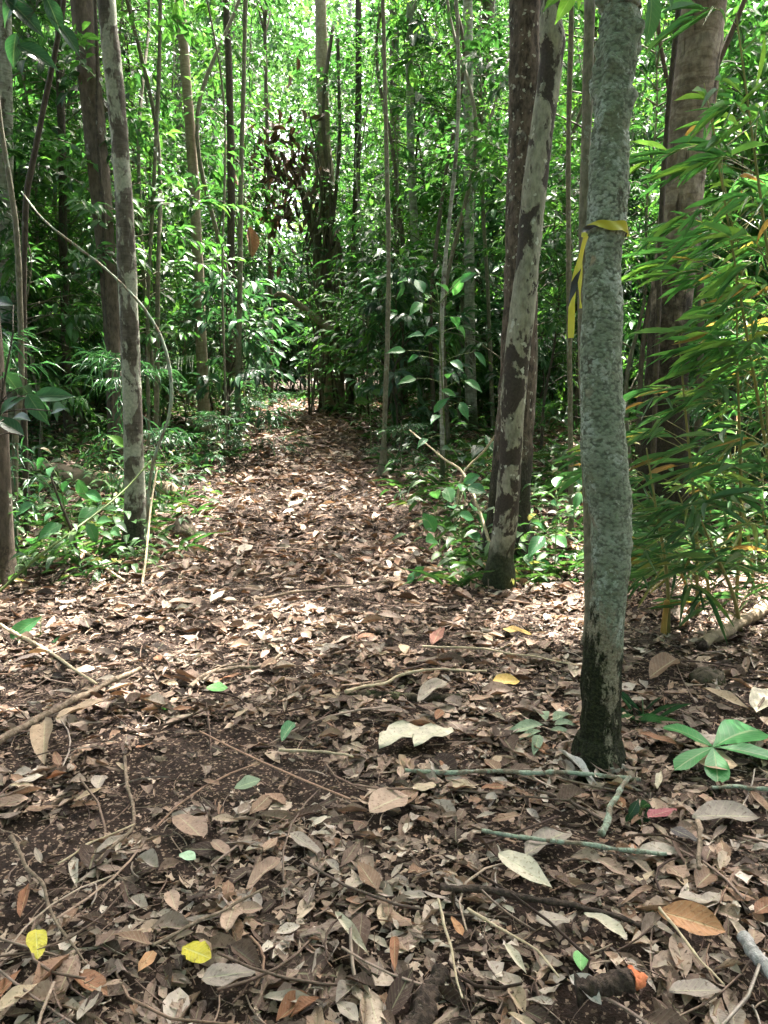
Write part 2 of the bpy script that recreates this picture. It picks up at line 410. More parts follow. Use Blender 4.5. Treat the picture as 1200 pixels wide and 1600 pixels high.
def mat_bark(name, c1, c2, patch=None, pscale=9.0, pth=(0.5, 0.56), scale=28, stretch=(1, 1, 0.45), bstr=0.6, low=None, lowz=0.5, bands=None, spots=None, rough=0.8, fiss=None):
    n = NT(name); o = n.obj(); v = n.mapping(o, stretch)
    a = n.noise(scale, 6, 0.65, v); b = n.noise(scale * 0.25, 4, 0.55, o)
    col = n.mix(n.smooth(a, 0.3, 0.68), c1, c2)
    col = n.mix(1.0, col, n.mix(b, (0.65,) * 3, (1.3,) * 3), 'MULTIPLY')
    h = n.math('MULTIPLY', a, 1.0)
    if bands:
        bd = n.noise(bands[1], 6, 0.68, n.mapping(o, (1.1, 1.1, 5.0)), 1.2)
        col = n.mix(n.smooth(bd, 0.42, 0.60), col, n.mix(1.0, col, bands[0], 'MULTIPLY'))
        h = n.math('ADD', h, n.math('MULTIPLY', bd, 0.6))
    if patch:
        p = n.noise(pscale, 5, 0.62, n.mapping(o, (1, 1, 0.6)), 0.4)
        f = n.smooth(p, *pth)
        pc = n.mix(n.smooth(n.noise(scale * 2, 4, 0.6, o), 0.35, 0.65), patch, tuple(x * 0.7 for x in patch))
        col = n.mix(f, col, pc); h = n.math('ADD', h, n.math('MULTIPLY', f, -0.9))
    if fiss:
        fs = n.noise(fiss, 5, 0.6, n.mapping(o, (1, 1, 0.07)), 0.5); ff = n.smooth(fs, 0.60, 0.66)
        col = n.mix(ff, col, n.mix(1.0, col, (0.35, 0.33, 0.30), 'MULTIPLY')); h = n.math('ADD', h, n.math('MULTIPLY', ff, -0.8))
    if spots:
        vo = n.noise(spots[1], 3, 0.5, o); col = n.mix(n.smooth(vo, spots[2], spots[2] + 0.04), col, spots[0])
    if low:
        sz = n.n('SeparateXYZ'); n.t.links.new(o, sz.inputs[0])
        zz = n.math('ADD', sz.outputs[2], n.math('MULTIPLY', n.math('SUBTRACT', n.noise(7, 5, 0.7, o), 0.5), lowz * 1.6))
        f = n.math('SUBTRACT', 1.0, n.smooth(zz, lowz * 0.55, lowz * 1.05))
        col = n.mix(f, col, n.mix(n.smooth(n.noise(60, 4, 0.7, o), 0.4, 0.62), low, tuple(x * 2.2 for x in low)))
    return n.finish(n.bsdf(col, rough, 0.25, n.bump(h, bstr, 0.012)))
MOSS = (0.030, 0.040, 0.018); EARTH = (0.045, 0.035, 0.025)
M['bk_left'] = mat_bark('bark_purple_brown', (0.070, 0.062, 0.050), (0.16, 0.143, 0.118), patch=(0.37, 0.385, 0.31), pscale=8, pth=(0.47, 0.53), low=(0.03, 0.032, 0.024), lowz=0.28, bands=((0.7, 0.68, 0.66), 8), bstr=0.5)
M['bk_mottle'] = mat_bark('bark_mottled', (0.17, 0.165, 0.125), (0.34, 0.33, 0.255), patch=(0.062, 0.050, 0.041), pscale=7.0, pth=(0.475, 0.52), spots=((0.45, 0.45, 0.38), 16, 0.64), low=(0.018, 0.022, 0.011), lowz=0.34, scale=40, bstr=0.4)
M['bk_dark'] = mat_bark('bark_dark_rough', (0.022, 0.017, 0.013), (0.15, 0.115, 0.09), spots=((0.36, 0.36, 0.30), 26, 0.63), scale=30, bstr=1.0, patch=(0.26, 0.25, 0.21), pscale=11, pth=(0.60, 0.68), low=(0.020, 0.018, 0.014), lowz=0.9)
M['bk_band'] = mat_bark('bark_banded', (0.16, 0.135, 0.105), (0.33, 0.285, 0.225), bands=((0.60, 0.56, 0.52), 2.6), scale=30, stretch=(1, 1, 0.6), patch=(0.15, 0.12, 0.09), pscale=5, pth=(0.52, 0.64), fiss=26, low=(0.016, 0.013, 0.009), lowz=2.1, bstr=1.0)
M['bk_grey'] = mat_bark('bark_pale_grey', (0.24, 0.245, 0.215), (0.42, 0.42, 0.37), bands=((0.6, 0.58, 0.55), 6), patch=(0.12, 0.10, 0.085), pth=(0.58, 0.64), low=MOSS, lowz=0.4)
M['bk_tan'] = mat_bark('bark_tan', (0.20, 0.165, 0.115), (0.31, 0.265, 0.195), bands=((0.75, 0.72, 0.68), 7), patch=(0.33, 0.33, 0.26), pth=(0.60, 0.68), low=MOSS, lowz=0.15)
M['bk_brown'] = mat_bark('bark_brown', (0.055, 0.044, 0.034), (0.135, 0.108, 0.084), patch=(0.25, 0.24, 0.20), pth=(0.62, 0.68), low=EARTH, lowz=0.35, bstr=0.7)
M['bk_stem'] = mat_bark('bark_thin_stem', (0.10, 0.095, 0.065), (0.22, 0.20, 0.15), patch=(0.33, 0.36, 0.29), pscale=14, pth=(0.58, 0.66), scale=60, bstr=0.4)
M['bk_dstem'] = mat_bark('bark_dark_stem', (0.030, 0.026, 0.020), (0.085, 0.070, 0.052), patch=(0.22, 0.23, 0.19), pscale=14, pth=(0.66, 0.72), scale=60, bstr=0.5)
M['twig'] = mat_bark('dead_twig', (0.13, 0.095, 0.065), (0.29, 0.225, 0.165), scale=70, stretch=(1, 1, 1), bstr=0.5)
M['straw'] = mat_bark('dry_stalk', (0.38, 0.30, 0.19), (0.55, 0.46, 0.32), scale=70, stretch=(1, 1, 1), bstr=0.3, rough=0.6)
M['lichstick'] = mat_bark('lichened_stick', (0.15, 0.12, 0.085), (0.26, 0.22, 0.16), patch=(0.33, 0.40, 0.31), pscale=22, pth=(0.42, 0.56), scale=80, bstr=0.6)
M['darkstick'] = mat_bark('dark_stick', (0.030, 0.022, 0.018), (0.095, 0.068, 0.052), scale=70, stretch=(1, 1, 1), bstr=0.9, patch=(0.16, 0.13, 0.10), pscale=30, pth=(0.58, 0.68))
M['greywood'] = mat_bark('grey_wood', (0.22, 0.21, 0.20), (0.42, 0.41, 0.40), scale=60, stretch=(1, 1, 1), bstr=0.6, patch=(0.10, 0.09, 0.085), pth=(0.55, 0.62))
M['log'] = mat_bark('fallen_log', (0.22, 0.165, 0.11), (0.38, 0.30, 0.21), scale=30, stretch=(.3, 1, 1), bstr=0.7, patch=(0.14, 0.11, 0.075), pth=(0.55, 0.65))
M['mosslog'] = mat_bark('mossy_wood', (0.05, 0.040, 0.028), (0.12, 0.095, 0.065), patch=(0.085, 0.10, 0.040), pscale=14, pth=(0.52, 0.66), scale=50, bstr=0.9)
M['orangewood'] = mat_bark('orange_heartwood', (0.55, 0.14, 0.06), (0.70, 0.24, 0.11), scale=50, stretch=(1, 1, 1), bstr=0.4)
M['rock'] = mat_bark('lichened_stone', (0.24, 0.22, 0.18), (0.42, 0.40, 0.34), patch=(0.16, 0.14, 0.12), scale=40, stretch=(1, 1, 1), bstr=0.9)
M['bkgreen'] = mat_bark('green_stem', (0.08, 0.13, 0.04), (0.15, 0.20, 0.07), scale=60, bstr=0.2, rough=0.5)
M['culm'] = mat_bark('bamboo_culm', (0.17, 0.18, 0.06), (0.30, 0.27, 0.10), scale=30, stretch=(1, 1, 0.1), bstr=0.2, rough=0.45)
M['culmorange'] = mat_bark('cut_culm', (0.35, 0.20, 0.05), (0.48, 0.30, 0.08), scale=30, stretch=(1, 1, 0.1), bstr=0.2, rough=0.45)
def mat_lichen():
    n = NT('bark_green_grey_lichen'); o = n.obj()
    b = n.noise(4.5, 4, 0.6, o); c = n.noise(110, 4, 0.7, o)
    vo = n.n('TexVoronoi', feature='SMOOTH_F1'); vo.inputs['Scale'].default_value = 92; n.t.links.new(n.mapping(o, (1, 1, 1.25)), vo.inputs['Vector']); vd = vo.outputs['Distance']
    a0 = n.noise(34, 7, 0.72, n.mapping(o, (1, 1, 1.6)), 0.4)
    a = n.math('ADD', n.math('MULTIPLY', a0, 0.75), n.math('MULTIPLY', n.math('SUBTRACT', 0.62, vd), 0.40))
    col = n.mix(n.smooth(a, 0.30, 0.52), (0.100, 0.116, 0.086), (0.235, 0.280, 0.205))
    col = n.mix(n.math('MULTIPLY', n.smooth(b, 0.52, 0.66), n.smooth(a, 0.36, 0.52)), col, (0.345, 0.395, 0.315))
    col = n.mix(n.math('MULTIPLY', n.smooth(n.noise(8, 5, 0.65, o), 0.57, 0.64), 0.65), col, (0.17, 0.185, 0.115))
    col = n.mix(n.math('MULTIPLY', n.smooth(n.noise(15, 5, 0.7, n.mapping(o, (1, 1, 0.6))), 0.62, 0.67), 0.8), col, (0.085, 0.080, 0.058))
    col = n.mix(n.math('MULTIPLY', n.smooth(n.noise(13, 6, 0.7, n.mapping(o, (1, 1, .8)), .5), 0.545, 0.565), n.smooth(a, 0.34, 0.50)), col, (0.37, 0.42, 0.36))
    sz = n.n('SeparateXYZ'); n.t.links.new(o, sz.inputs[0]); z = sz.outputs[2]
    # tan bare bark on the lower trunk, black moss towards the foot
    nz = n.math('SUBTRACT', n.noise(7, 5, 0.7, n.mapping(o, (1.3, 1.3, 0.5)), 0.5), 0.5)
    side = n.math('MULTIPLY', sz.outputs[0], 3.0)
    ft = n.math('SUBTRACT', 1.0, n.smooth(n.math('ADD', n.math('ADD', z, n.math('MULTIPLY', nz, 1.3)), side), 0.42, 0.60))
    col = n.mix(ft, col, n.mix(n.smooth(c, 0.35, 0.6), (0.14, 0.125, 0.085), (0.30, 0.27, 0.195)))
    nm = n.math('SUBTRACT', n.noise(26, 6, 0.75, n.mapping(o, (1, 1, 0.5))), 0.5)
    sideR = n.math('MULTIPLY', n.math('ABSOLUTE', n.math('SUBTRACT', sz.outputs[0], 0.012)), -3.4)
    fm = n.math('SUBTRACT', 1.0, n.smooth(n.math('ADD', n.math('ADD', n.math('MULTIPLY', z, 0.62), n.math('MULTIPLY', nm, 1.25)), sideR), 0.06, 0.18))
    lowm = n.math('SUBTRACT', 1.0, n.smooth(n.math('ADD', z, n.math('MULTIPLY', nz, 0.3)), 0.55, 0.82))
    col = n.mix(n.math('MULTIPLY', fm, lowm), col, n.mix(n.smooth(c, 0.4, 0.65), (0.010, 0.011, 0.006), (0.040, 0.046, 0.020)))
    col = n.mix(n.math('MULTIPLY', n.smooth(n.noise(6.0, 3, 0.5, n.mapping(o, (1, 1, 0.8))), 0.66, 0.69), n.smooth(z, 1.0, 1.4)), col, (0.36, 0.31, 0.22))
    h = n.math('ADD', a, n.math('MULTIPLY', c, 0.35))
    return n.finish(n.bsdf(col, 0.85, 0.2, n.bump(h, 1.0, 0.014)))
M['lichen'] = mat_lichen()
def plain(name, c, rough=0.5, spec=0.4): n = NT(name); return n.finish(n.bsdf(c, rough, spec))
def mat_tape():
    n = NT('barrier_tape'); a = n.n('Attribute', attribute_name='lf'); sx = n.n('SeparateXYZ'); n.t.links.new(a.outputs['Vector'], sx.inputs[0])
    u, v, r = sx.outputs
    st = n.math('FRACT', n.math('ADD', n.math('MULTIPLY', v, 1.0), n.math('MULTIPLY', u, 0.10)))
    f = n.smooth(n.math('ABSOLUTE', n.math('SUBTRACT', st, 0.5)), 0.15, 0.16)
    col = n.mix(f, (0.020, 0.022, 0.020), (0.62, 0.58, 0.06))
    col = n.mix(n.math('MULTIPLY', n.noise(40, 4, .6, n.obj()), 0.5), col, n.mix(1.0, col, (0.55, 0.55, 0.5), 'MULTIPLY'))
    b = n.bsdf(col, 0.4, 0.5); tr = n.n('BsdfTranslucent'); n.t.links.new(col, tr.inputs[0])
    mx = n.n('MixShader'); mx.inputs[0].default_value = 0.25; n.t.links.new(b, mx.inputs[1]); n.t.links.new(tr.outputs[0], mx.inputs[2])
    return n.finish(mx.outputs[0])
M['tape'] = mat_tape()
# ------------------------------------------------------------------ ground: one sheet out past the last trees
def axis(parts):
    out = [parts[0][0]]
    for a, b, st in parts: 
        n = max(1, int(round((b - a) / st))); out += list(np.linspace(a, b, n + 1)[1:])
    return np.array(out)
gx = axis([(-90, -20, 8), (-20, -6, 0.7), (-6, -2.6, 0.10), (-2.6, 2.6, 0.03), (2.6, 6, 0.10), (6, 20, 0.7), (20, 90, 8)])
gyy = axis([(-40, -2, 2.0), (-2, 0.9, 0.15), (0.9, 4.6, 0.03), (4.6, 9, 0.06), (9, 20, 0.15), (20, 60, 2.0), (60, 120, 10)])
XX, YY = np.meshgrid(gx, gyy, indexing='ij')
ZZ = G(XX, YY)
ny = len(gyy)
ii, jj = np.meshgrid(np.arange(len(gx) - 1), np.arange(ny - 1), indexing='ij'); q = ii * ny + jj
GV = np.stack([XX, YY, ZZ], -1).reshape(-1, 3); GF = np.stack([q, q + ny, q + ny + 1, q + 1], -1).reshape(-1, 4)
tag(link('ground', mesh('ground', GV, GF, M['soil'])), kind='structure')

# ------------------------------------------------------------------ trees
T2 = leaf_t(3, 'ellip', 0.25, -0.22); T2b = leaf_t(3, 'ovate', 0.2, -0.35)
CANT = [DIA]
def px_pts(pts, Y, dz=None):
    P, r = [], []
    for k, (px, py, w) in enumerate(pts):
        p = at(px, py, Y); dep = p[1] * _cp - (p[2] - CAMZ) * _sp
        P.append(p); r.append(0.5 * w * dep / FPX)
    return P, r
def crown_leaves(c, rad, nclump, ntw, K, leafL, seed, rz=0.0, leafW=0.45, tms=CANT, cull=True, tlen=(0.35, 0.75), flat=1.0):
    rg = RS(seed)
    cc = np.asarray(c) + norm(rg.normal(size=(nclump, 3))) * (rg.rand(nclump, 1) ** 0.45) * np.asarray(rad)
    P, D, tone = [], [], []
    for k in range(nclump):
        n = int(ntw * (0.6 + 0.8 * rg.rand())); rr = 0.30 + 0.45 * rg.rand()
        d = rdir(rg, n); P.append(cc[k] + d * rr * rg.rand(n, 1)); D.append(d * [1, 1, 0.6]); tone.append(np.clip(rg.rand() + rg.normal(size=n) * 0.15, 0, 1))
    P, D, tone = np.concatenate(P), np.concatenate(D), np.concatenate(tone)
    if cull:
        m = ~in_gap(P); P, D, tone = P[m], D[m], tone[m]
    tl = tlen[0] + (tlen[1] - tlen[0]) * rg.rand(len(P))
    s = sprays(rg, P, D, K, tl, leafL, leafW, tone=tone)
    return cc, place_mix(tms, *s, rg)
def rough(amp, scale, seed, stretch=0.35):
    return lambda V, r: amp * fbm(V * [scale, scale, scale * stretch], seed, 4)
def tree(name, label, pts, Y, mat, H=8.0, seg=20, rings=90, disp=None, crown=None, group=None, seed=0, cat='tree', flare=0.0):
    P, r = px_pts(pts, Y)
    g = float(G(P[0][0], P[0][1])); base = P[0].copy(); base[2] = g
    ax = norm(P[1] - base); hf = min(.16, 1.6 * r[0]); P.insert(1, base + ax * hf); r.insert(1, r[0] * 1.04)
    P[0] = base - [0, 0, .10]; r[0] *= 1.35 + flare; P.insert(1, base + ax * .02); r.insert(1, r[1] * (1.18 + flare * .5))
    d0 = disp
    disp = lambda V, rr: (d0(V, rr) if d0 else 0) + rr[:, None] * np.exp(-np.maximum(V[..., 2] - g, 0) / .09) * .45 * np.maximum(0, vnoise(V * [1.0 / max(r[2], .03), 1.0 / max(r[2], .03), 2], seed + 9))
    d = P[-1] - P[-2]; d = d / np.linalg.norm(d); d = norm(d + np.array([0, 0, 0.6]))
    while P[-1][2] - g < H:
        P.append(P[-1] + d * min(1.6, max(0.4, H - (P[-1][2] - g) + 0.2)) + RS(seed + len(P)).normal(size=3) * [0.05, 0.05, 0]); r.append(r[-1] * 0.88)
    t = thing(name, label, cat, base, group)
    V, F = tube(P, r, rings, seg, disp)
    link('trunk', mesh('trunk', V - base, F, mat), t)
    if crown:
        top = P[-1]
        cc, (V, F, A) = crown_leaves(top + np.array([0, 0, crown.get('up', 0.6)]), crown.get('rad', (2.2, 2.2, 1.3)), crown.get('n', 26), crown.get('tw', 22), 7, crown.get('L', 0.17), seed + 5)
        link('crown', mesh('crown', V - base, F, M['canopy'], A), t)
        for k in range(min(7, len(cc))):
            a = P[-2] + (P[-1] - P[-2]) * RS(seed + k).rand(); m = (a + cc[k]) / 2 + [0, 0, 0.25]
            V, F = limb([a, m, cc[k]], r[-1] * 0.6, 0.008, 8, 6)
            link('branch', mesh('branch', V - base, F, mat), t)
    return t, base, P, r
CR = dict(rad=(2.3, 2.3, 1.2), n=30, tw=24)

# T1: the lichened trunk in front, bumpy, swollen at knee height
def d_lich(V, r):
    z = V[..., 2]
    k = np.maximum(0, fbm(V * [22, 22, 42], 5, 4)) * 0.0055 + 0.0028 * fbm(V * [70, 70, 110], 8, 3)
    big = 0.006 * fbm(V * [7, 7, 5], 2, 2)
    knob = sstep(1.75, 2.2, z) * (np.maximum(0, vnoise(V * [30, 30, 30], 40)) ** 2 * 0.030 + np.maximum(0, vnoise(V * [60, 60, 50], 44)) ** 2 * 0.014)
    base = sstep(0.55, 0.2, z) * 0.008 * fbm(V * [40, 40, 14], 12, 3)
    return k * sstep(0.5, 0.8, z) + big + knob + base
Y1 = gp(934, 1198)[1]
t1, b1, P1, r1 = tree('lichen_tree', 'stout grey-green lichened tree with yellow and black tape tied round it',
    [(934, 1205, 66), (935, 1150, 62), (938, 1090, 60), (945, 1000, 58), (953, 900, 59), (955, 840, 62), (950, 770, 67), (944, 700, 65), (940, 600, 60), (940, 500, 60), (944, 400, 57),
     (949, 300, 57), (956, 180, 57), (963, 80, 57), (970, 0, 56), (975, -80, 55)], Y1, M['lichen'], 7.5, 72, 560, d_lich, dict(rad=(2.4, 2.2, 1.0), n=34, tw=26), seed=11, flare=0.12)
# T2 mottled, leaning
Y2 = gp(778, 922)[1]
def d_mot(V, r): return 0.006 * fbm(V * [9, 9, 5], 71, 3) + 0.002 * fbm(V * 40, 73, 2)
t2, b2, P2, r2 = tree('mottled_tree', 'leaning tree with pale and dark mottled bark in front of the dark rough trunk',
    [(778, 925, 44), (783, 870, 38), (792, 800, 36), (797, 720, 36), (801, 640, 38), (810, 540, 39), (822, 430, 38), (835, 300, 37), (850, 180, 36), (863, 95, 36), (864, 65, 42), (861, 40, 36), (862, 0, 34), (866, -60, 33)],
    Y2, M['bk_mottle'], 7.2, 28, 200, d_mot, CR, seed=23, flare=0.0)
# T3 dark rough
Y3 = gp(795, 872)[1] + 0.15
t3, b3, P3, r3 = tree('rough_tree', 'dark rough-barked tree flecked with white lichen, behind the mottled trunk',
    [(793, 880, 72), (795, 800, 66), (800, 720, 62), (806, 640, 58), (812, 520, 54), (815, 380, 50), (819, 200, 49), (820, 0, 46), (820, -60, 46)], Y3, M['bk_dark'], 9, 40, 220,
    lambda V, r: 0.008 * fbm(V * [22, 22, 9], 31, 4), dict(rad=(2.4, 2.4, 1.4), n=22, tw=24, up=1), seed=37, flare=0.2)
# T4 big banded
Y4 = 5.6
t4, b4, P4, r4 = tree('banded_tree', 'thick beige tree with brown bands rising behind the bamboo',
    [(1035, 800, 80), (1037, 720, 72), (1041, 620, 66), (1046, 520, 62), (1056, 400, 62), (1070, 270, 63), (1086, 130, 66), (1100, 0, 70), (1106, -60, 70)], Y4, M['bk_band'], 9.5, 40, 200,
    lambda V, r: 0.010 * fbm(V * [7, 7, 18], 91, 4) + .006 * fbm(V * [22, 22, 6], 93, 3), dict(rad=(2.4, 2.4, 1.3), n=20, tw=24, up=1), seed=41, flare=0.3)
# T8 left front
Y8 = gp(212, 858)[1]
t8, b8, P8, r8 = tree('patchy_tree', 'brown tree with grey lichen patches standing in front of the thin curved stem',
    [(212, 862, 36), (212, 800, 34), (209, 700, 30), (204, 560, 29), (199, 430, 28), (193, 300, 27), (182, 160, 27), (168, 20, 27), (162, -60, 27)], Y8, M['bk_left'], 8, 28, 200,
    lambda V, r: 0.004 * fbm(V * [12, 12, 6], 15, 3), CR, seed=53, flare=0.25)
# T9 brown behind T8
t9, b9, P9, r9 = tree('brown_tree', 'brown tree close behind the patchy trunk with a dark vine climbing it',
    [(181, 700, 26), (178, 600, 24), (172, 470, 26), (160, 330, 31), (146, 180, 34), (131, 40, 35), (123, -60, 35)], 7.6, M['bk_brown'], 9, 28, 120, rough(0.006, 10, 17), dict(rad=(2.2, 2.2, 1.3), n=16, tw=22, up=1), seed=59, flare=0.2)
V, F = tube(px_pts([(176, 700, 5), (172, 560, 6), (163, 430, 6), (162, 330, 6), (152, 210, 5), (152, 100, 6), (147, -40, 6)], 7.35)[0], [0.016] * 7, 80, 8, rough(0.004, 14, 19))
link('climbing_vine', mesh('climbing_vine', V - b9, F, M['bk_dstem']), t9)
# T7 slender tan
Y7 = gp(320, 688)[1]
tree('slender_tree', 'slender tan tree rising straight beside the left edge of the trail',
     [(320, 690, 22), (317, 600, 18), (312, 480, 17), (308, 380, 16), (302, 270, 16), (293, 150, 16), (283, 20, 15), (279, -50, 14)], Y7, M['bk_tan'], 9, 20, 120, rough(0.005, 9, 21), dict(rad=(2.2, 2.2, 1.2), n=18, tw=20), seed=67, flare=0.2)
# T5 thin grey banded
tree('pale_tree', 'thin straight pale grey tree beyond the leafy saplings on the right of the trail',
     [(737, 660, 20), (735, 560, 17), (733, 400, 16), (732, 200, 16), (731, 0, 15), (731, -50, 15)], 9.5, M['bk_grey'], 9.5, 20, 100, rough(0.004, 9, 25), dict(rad=(2.4, 2.4, 1.2), n=20, tw=20), seed=71)
# T6 vine-covered trunk at the end of the trail
Y6 = gp(522, 645)[1]
t6, b6, P6, r6 = tree('vine_covered_tree', 'brown vine-covered tree where the trail bends out of sight',
     [(522, 650, 34), (522, 560, 27), (518, 440, 24), (512, 320, 22), (506, 200, 19), (502, 60, 17), (500, -40, 16)], Y6, M['bk_tan'], 11, 24, 120, rough(0.02, 5, 27), dict(rad=(2.6, 2.6, 1.6), n=14, tw=18, up=1), seed=73, flare=0.3)
for k, pts in enumerate([[(500, 640, 0), (512, 560, 0), (535, 450, 0), (520, 330, 0), (505, 180, 0), (520, 40, 0)], [(548, 645, 0), (535, 560, 0), (505, 470, 0), (518, 360, 0), (530, 230, 0), (528, 60, 0)],
                         [(575, 650, 0), (545, 590, 0), (540, 540, 0), (555, 470, 0), (550, 380, 0)]]):
    V, F = tube(px_pts(pts, Y6 - 0.32)[0], [0.026] * len(pts), 60, 8, rough(0.008, 9, 29 + k)); link('climbing_vine', mesh('climbing_vine', V - b6, F, M['bk_brown']), t6)
rg = RS(15)
for k in range(16):
    x0 = 520 + rg.normal() * 26; pts = [(x0 + rg.normal() * 5, 652, 0)]
    for q_ in range(1, 6): pts.append((519 - 3 * q_ + (x0 - 520) * (1 - q_ / 9) + rg.normal() * 11, 652 - q_ * (60 + 40 * rg.rand()), 0))
    rr = .008 + .014 * rg.rand(); V, F = tube(px_pts(pts, Y6 - .5 + .5 * rg.rand())[0], [rr] * 6, 40, 6, rough(.004, 9, 300 + k)); V[:, 1] += .12 * np.sin(V[:, 2] * 2 + k)
    link('climbing_vine', mesh('climbing_vine', V - b6, F, M[('bk_stem', 'bk_dstem', 'bk_brown')[k % 3]]), t6)
V, F = tube(px_pts([(512, 450, 0), (500, 400, 0), (484, 340, 0), (466, 285, 0), (440, 240, 0)], Y6 - 0.2)[0], [0.10, 0.085, 0.075, 0.05, 0.03], 40, 12, rough(0.012, 7, 33))
link('leaning_limb', mesh('leaning_limb', V - b6, F, M['bk_brown']), t6)
V, F = tube(px_pts([(520, 520, 0), (495, 498, 0), (465, 475, 0), (438, 459, 0), (425, 468, 0)], Y6 - 0.5)[0], [0.07, 0.06, 0.05, 0.045, 0.02], 40, 12, rough(0.012, 8, 35))
link('dead_limb', mesh('dead_limb', V - b6, F, M['bk_tan']), t6)
rg = RS(5)
n = 190; pc = np.array([at(x, y, Y6 - 0.4) for x, y in zip(rg.normal(436, 30, n), rg.normal(270, 55, n))])
xd = rg.normal(size=(n, 3)) * 0.5 + [0, 0, -1]; s = place_mix([leaf_t(5, 'ellip', .5, -.3, .1, seed=1), leaf_t(5, 'acum', .6, -.5, .1, seed=3)], pc, xd, rdir(rg, n), 0.16 + 0.12 * rg.rand(n), 0.06 + .03 * rg.rand(n), 0.3 * rg.rand(n) + .08, rg)
link('dead_leaves', mesh('dead_leaves', s[0] - b6, s[1], M['litter'], s[2]), t6)

n = 240; rg = RS(6); zz = rg.rand(n); cx = np.array([at(518 + rg.normal() * 6, 640 - 600 * t_, Y6) for t_ in zz]); an = rg.rand(n) * 6.283
P = cx + np.stack([np.cos(an), np.sin(an), 0 * an], 1) * .18; s = place_mix([T2, T2b], *sprays(rg, P, np.stack([np.cos(an), np.sin(an), .2 + 0 * an], 1), 8, .3 + .4 * rg.rand(n), .15, .5), rg)
link('climber_leaves', mesh('climber_leaves', s[0] - b6, s[1], M['canopy'], s[2]), t6)
# thin saplings and stems the photo shows one by one: (name, label, points, Y, material)
POLES = [
 ('young_tree', 'greenish thin stem growing right against the taped lichened tree', [(924, 935, 17), (921, 860, 16), (916, 700, 15), (911, 520, 15), (912, 360, 16), (917, 180, 17), (922, 0, 18), (924, -60, 18)], Y1 + 1.15, 'bk_stem'),
 ('bent_sapling', 'bent sapling with peeling stem at the left edge, rising past the big shrub leaves', [(14, 760, 10), (24, 690, 10), (33, 600, 9), (31, 480, 9), (27, 380, 8), (18, 300, 8), (4, 215, 7), (-6, 120, 7)], 5.2, 'bk_stem'),
 ('leaning_sapling', 'dark leaning sapling crossing the upper left corner', [(36, 760, 9), (37, 560, 9), (40, 330, 9), (52, 250, 9), (72, 150, 8), (90, 60, 8), (102, -40, 8)], 5.5, 'bk_dstem'),
 ('dark_sapling', 'thin dark sapling left of the slender trunks, half hidden in leaves', [(105, 660, 14), (103, 520, 13), (99, 400, 13), (98, 260, 12), (94, 120, 12), (90, -40, 12)], 8.6, 'bk_dstem'),
 ('grey_tree', 'pale grey trunk cut by the left edge of the picture', [(10, 640, 26), (12, 500, 26), (8, 300, 25), (6, 150, 25), (2, -60, 24)], 8.0, 'bk_grey'),
 ('mossy_tree', 'short dark trunk cut by the left edge behind the low shrub', [(-4, 880, 46), (-2, 800, 40), (-6, 700, 38), (-14, 560, 36), (-40, 300, 36), (-60, -40, 34)], 4.6, 'bk_brown'),
 ('slim_sapling', 'slim pale sapling with one withered leaf, left side of the trail', [(371, 712, 10), (371, 640, 9), (373, 540, 9), (375, 430, 8), (376, 300, 8), (380, 150, 7), (384, -40, 7)], 8.7, 'bk_stem'),
 ('black_sapling', 'straight black sapling close to the vine-covered tree', [(546, 655, 13), (549, 560, 12), (553, 440, 11), (557, 300, 11), (560, 150, 10), (560, -40, 9)], 12.5, 'bk_dstem'),
 ('knotted_sapling', 'thin knotted sapling rooted at the right edge of the trail', [(598, 742, 15), (600, 690, 8), (603, 600, 8), (606, 500, 7), (607, 380, 7), (604, 240, 7), (600, 60, 6), (598, -30, 6)], None, 'bk_stem'),
 ('paired_stem', 'one of two close stems beside the trail, left of the vine-covered tree', [(423, 640, 7), (424, 560, 7), (422, 460, 7), (420, 300, 6), (414, 60, 6)], 13.5, 'bk_brown'),
 ('thin_pole', 'thin pale pole between the two mid-distance trunks on the left', [(229, 640, 6), (231, 480, 6), (240, 300, 6), (248, 120, 6), (252, -40, 6)], 8.0, 'bk_stem'),
 ('dark_pole', 'dark stem in the thicket right of the slender tan tree', [(352, 690, 14), (356, 560, 13), (360, 420, 12), (361, 260, 12), (356, 60, 11)], 10.2, 'bk_dstem'),
 ('grey_pole', 'grey mid-distance stem in the thicket behind the bright sapling', [(660, 660, 14), (656, 540, 13), (650, 400, 13), (642, 240, 12), (640, 40, 11)], 11.0, 'bk_grey'),
 ('brown_pole', 'brown mid-distance stem just right of the knotted sapling', [(628, 665, 20), (627, 560, 18), (625, 400, 17), (618, 250, 16), (616, 40, 15)], 13.0, 'bk_brown'),
 ('grey_sapling', 'thin grey stem visible between the mottled and lichened trees', [(893, 830, 9), (891, 640, 8), (889, 450, 8), (888, 240, 8), (892, 60, 8), (894, -40, 8)], 5.6, 'bk_stem'),
 ('dusky_sapling', 'dark thin stem rising left of the thick banded tree', [(1022, 760, 8), (1026, 560, 8), (1034, 330, 8), (1044, 170, 8), (1056, 60, 9), (1066, -40, 9)], 5.1, 'bk_dstem'),
 ('hidden_trunk', 'dark trunk low in the thicket behind the mottled tree', [(735, 700, 26), (734, 600, 25), (733, 500, 24), (732, 300, 22), (760, 60, 20)], 11.5, 'bk_dark'),
]
for k, (nm, lb, pts, Y, mt) in enumerate(POLES):
    if Y is None: Y = gp(pts[0][0], pts[0][1])[1]
    th = tree(nm, lb, pts, Y, M[mt], 6.0 + (k % 3), 12, 80, rough(0.003, 16, 100 + k), dict(rad=(1.3, 1.3, 0.8), n=4, tw=12, L=0.14), seed=200 + k * 3, flare=0.3, cat='tree' if 'tree' in nm or 'trunk' in nm else 'sapling')
    if nm == 'leaning_sapling': t_lean, b_lean = th[0], th[1]

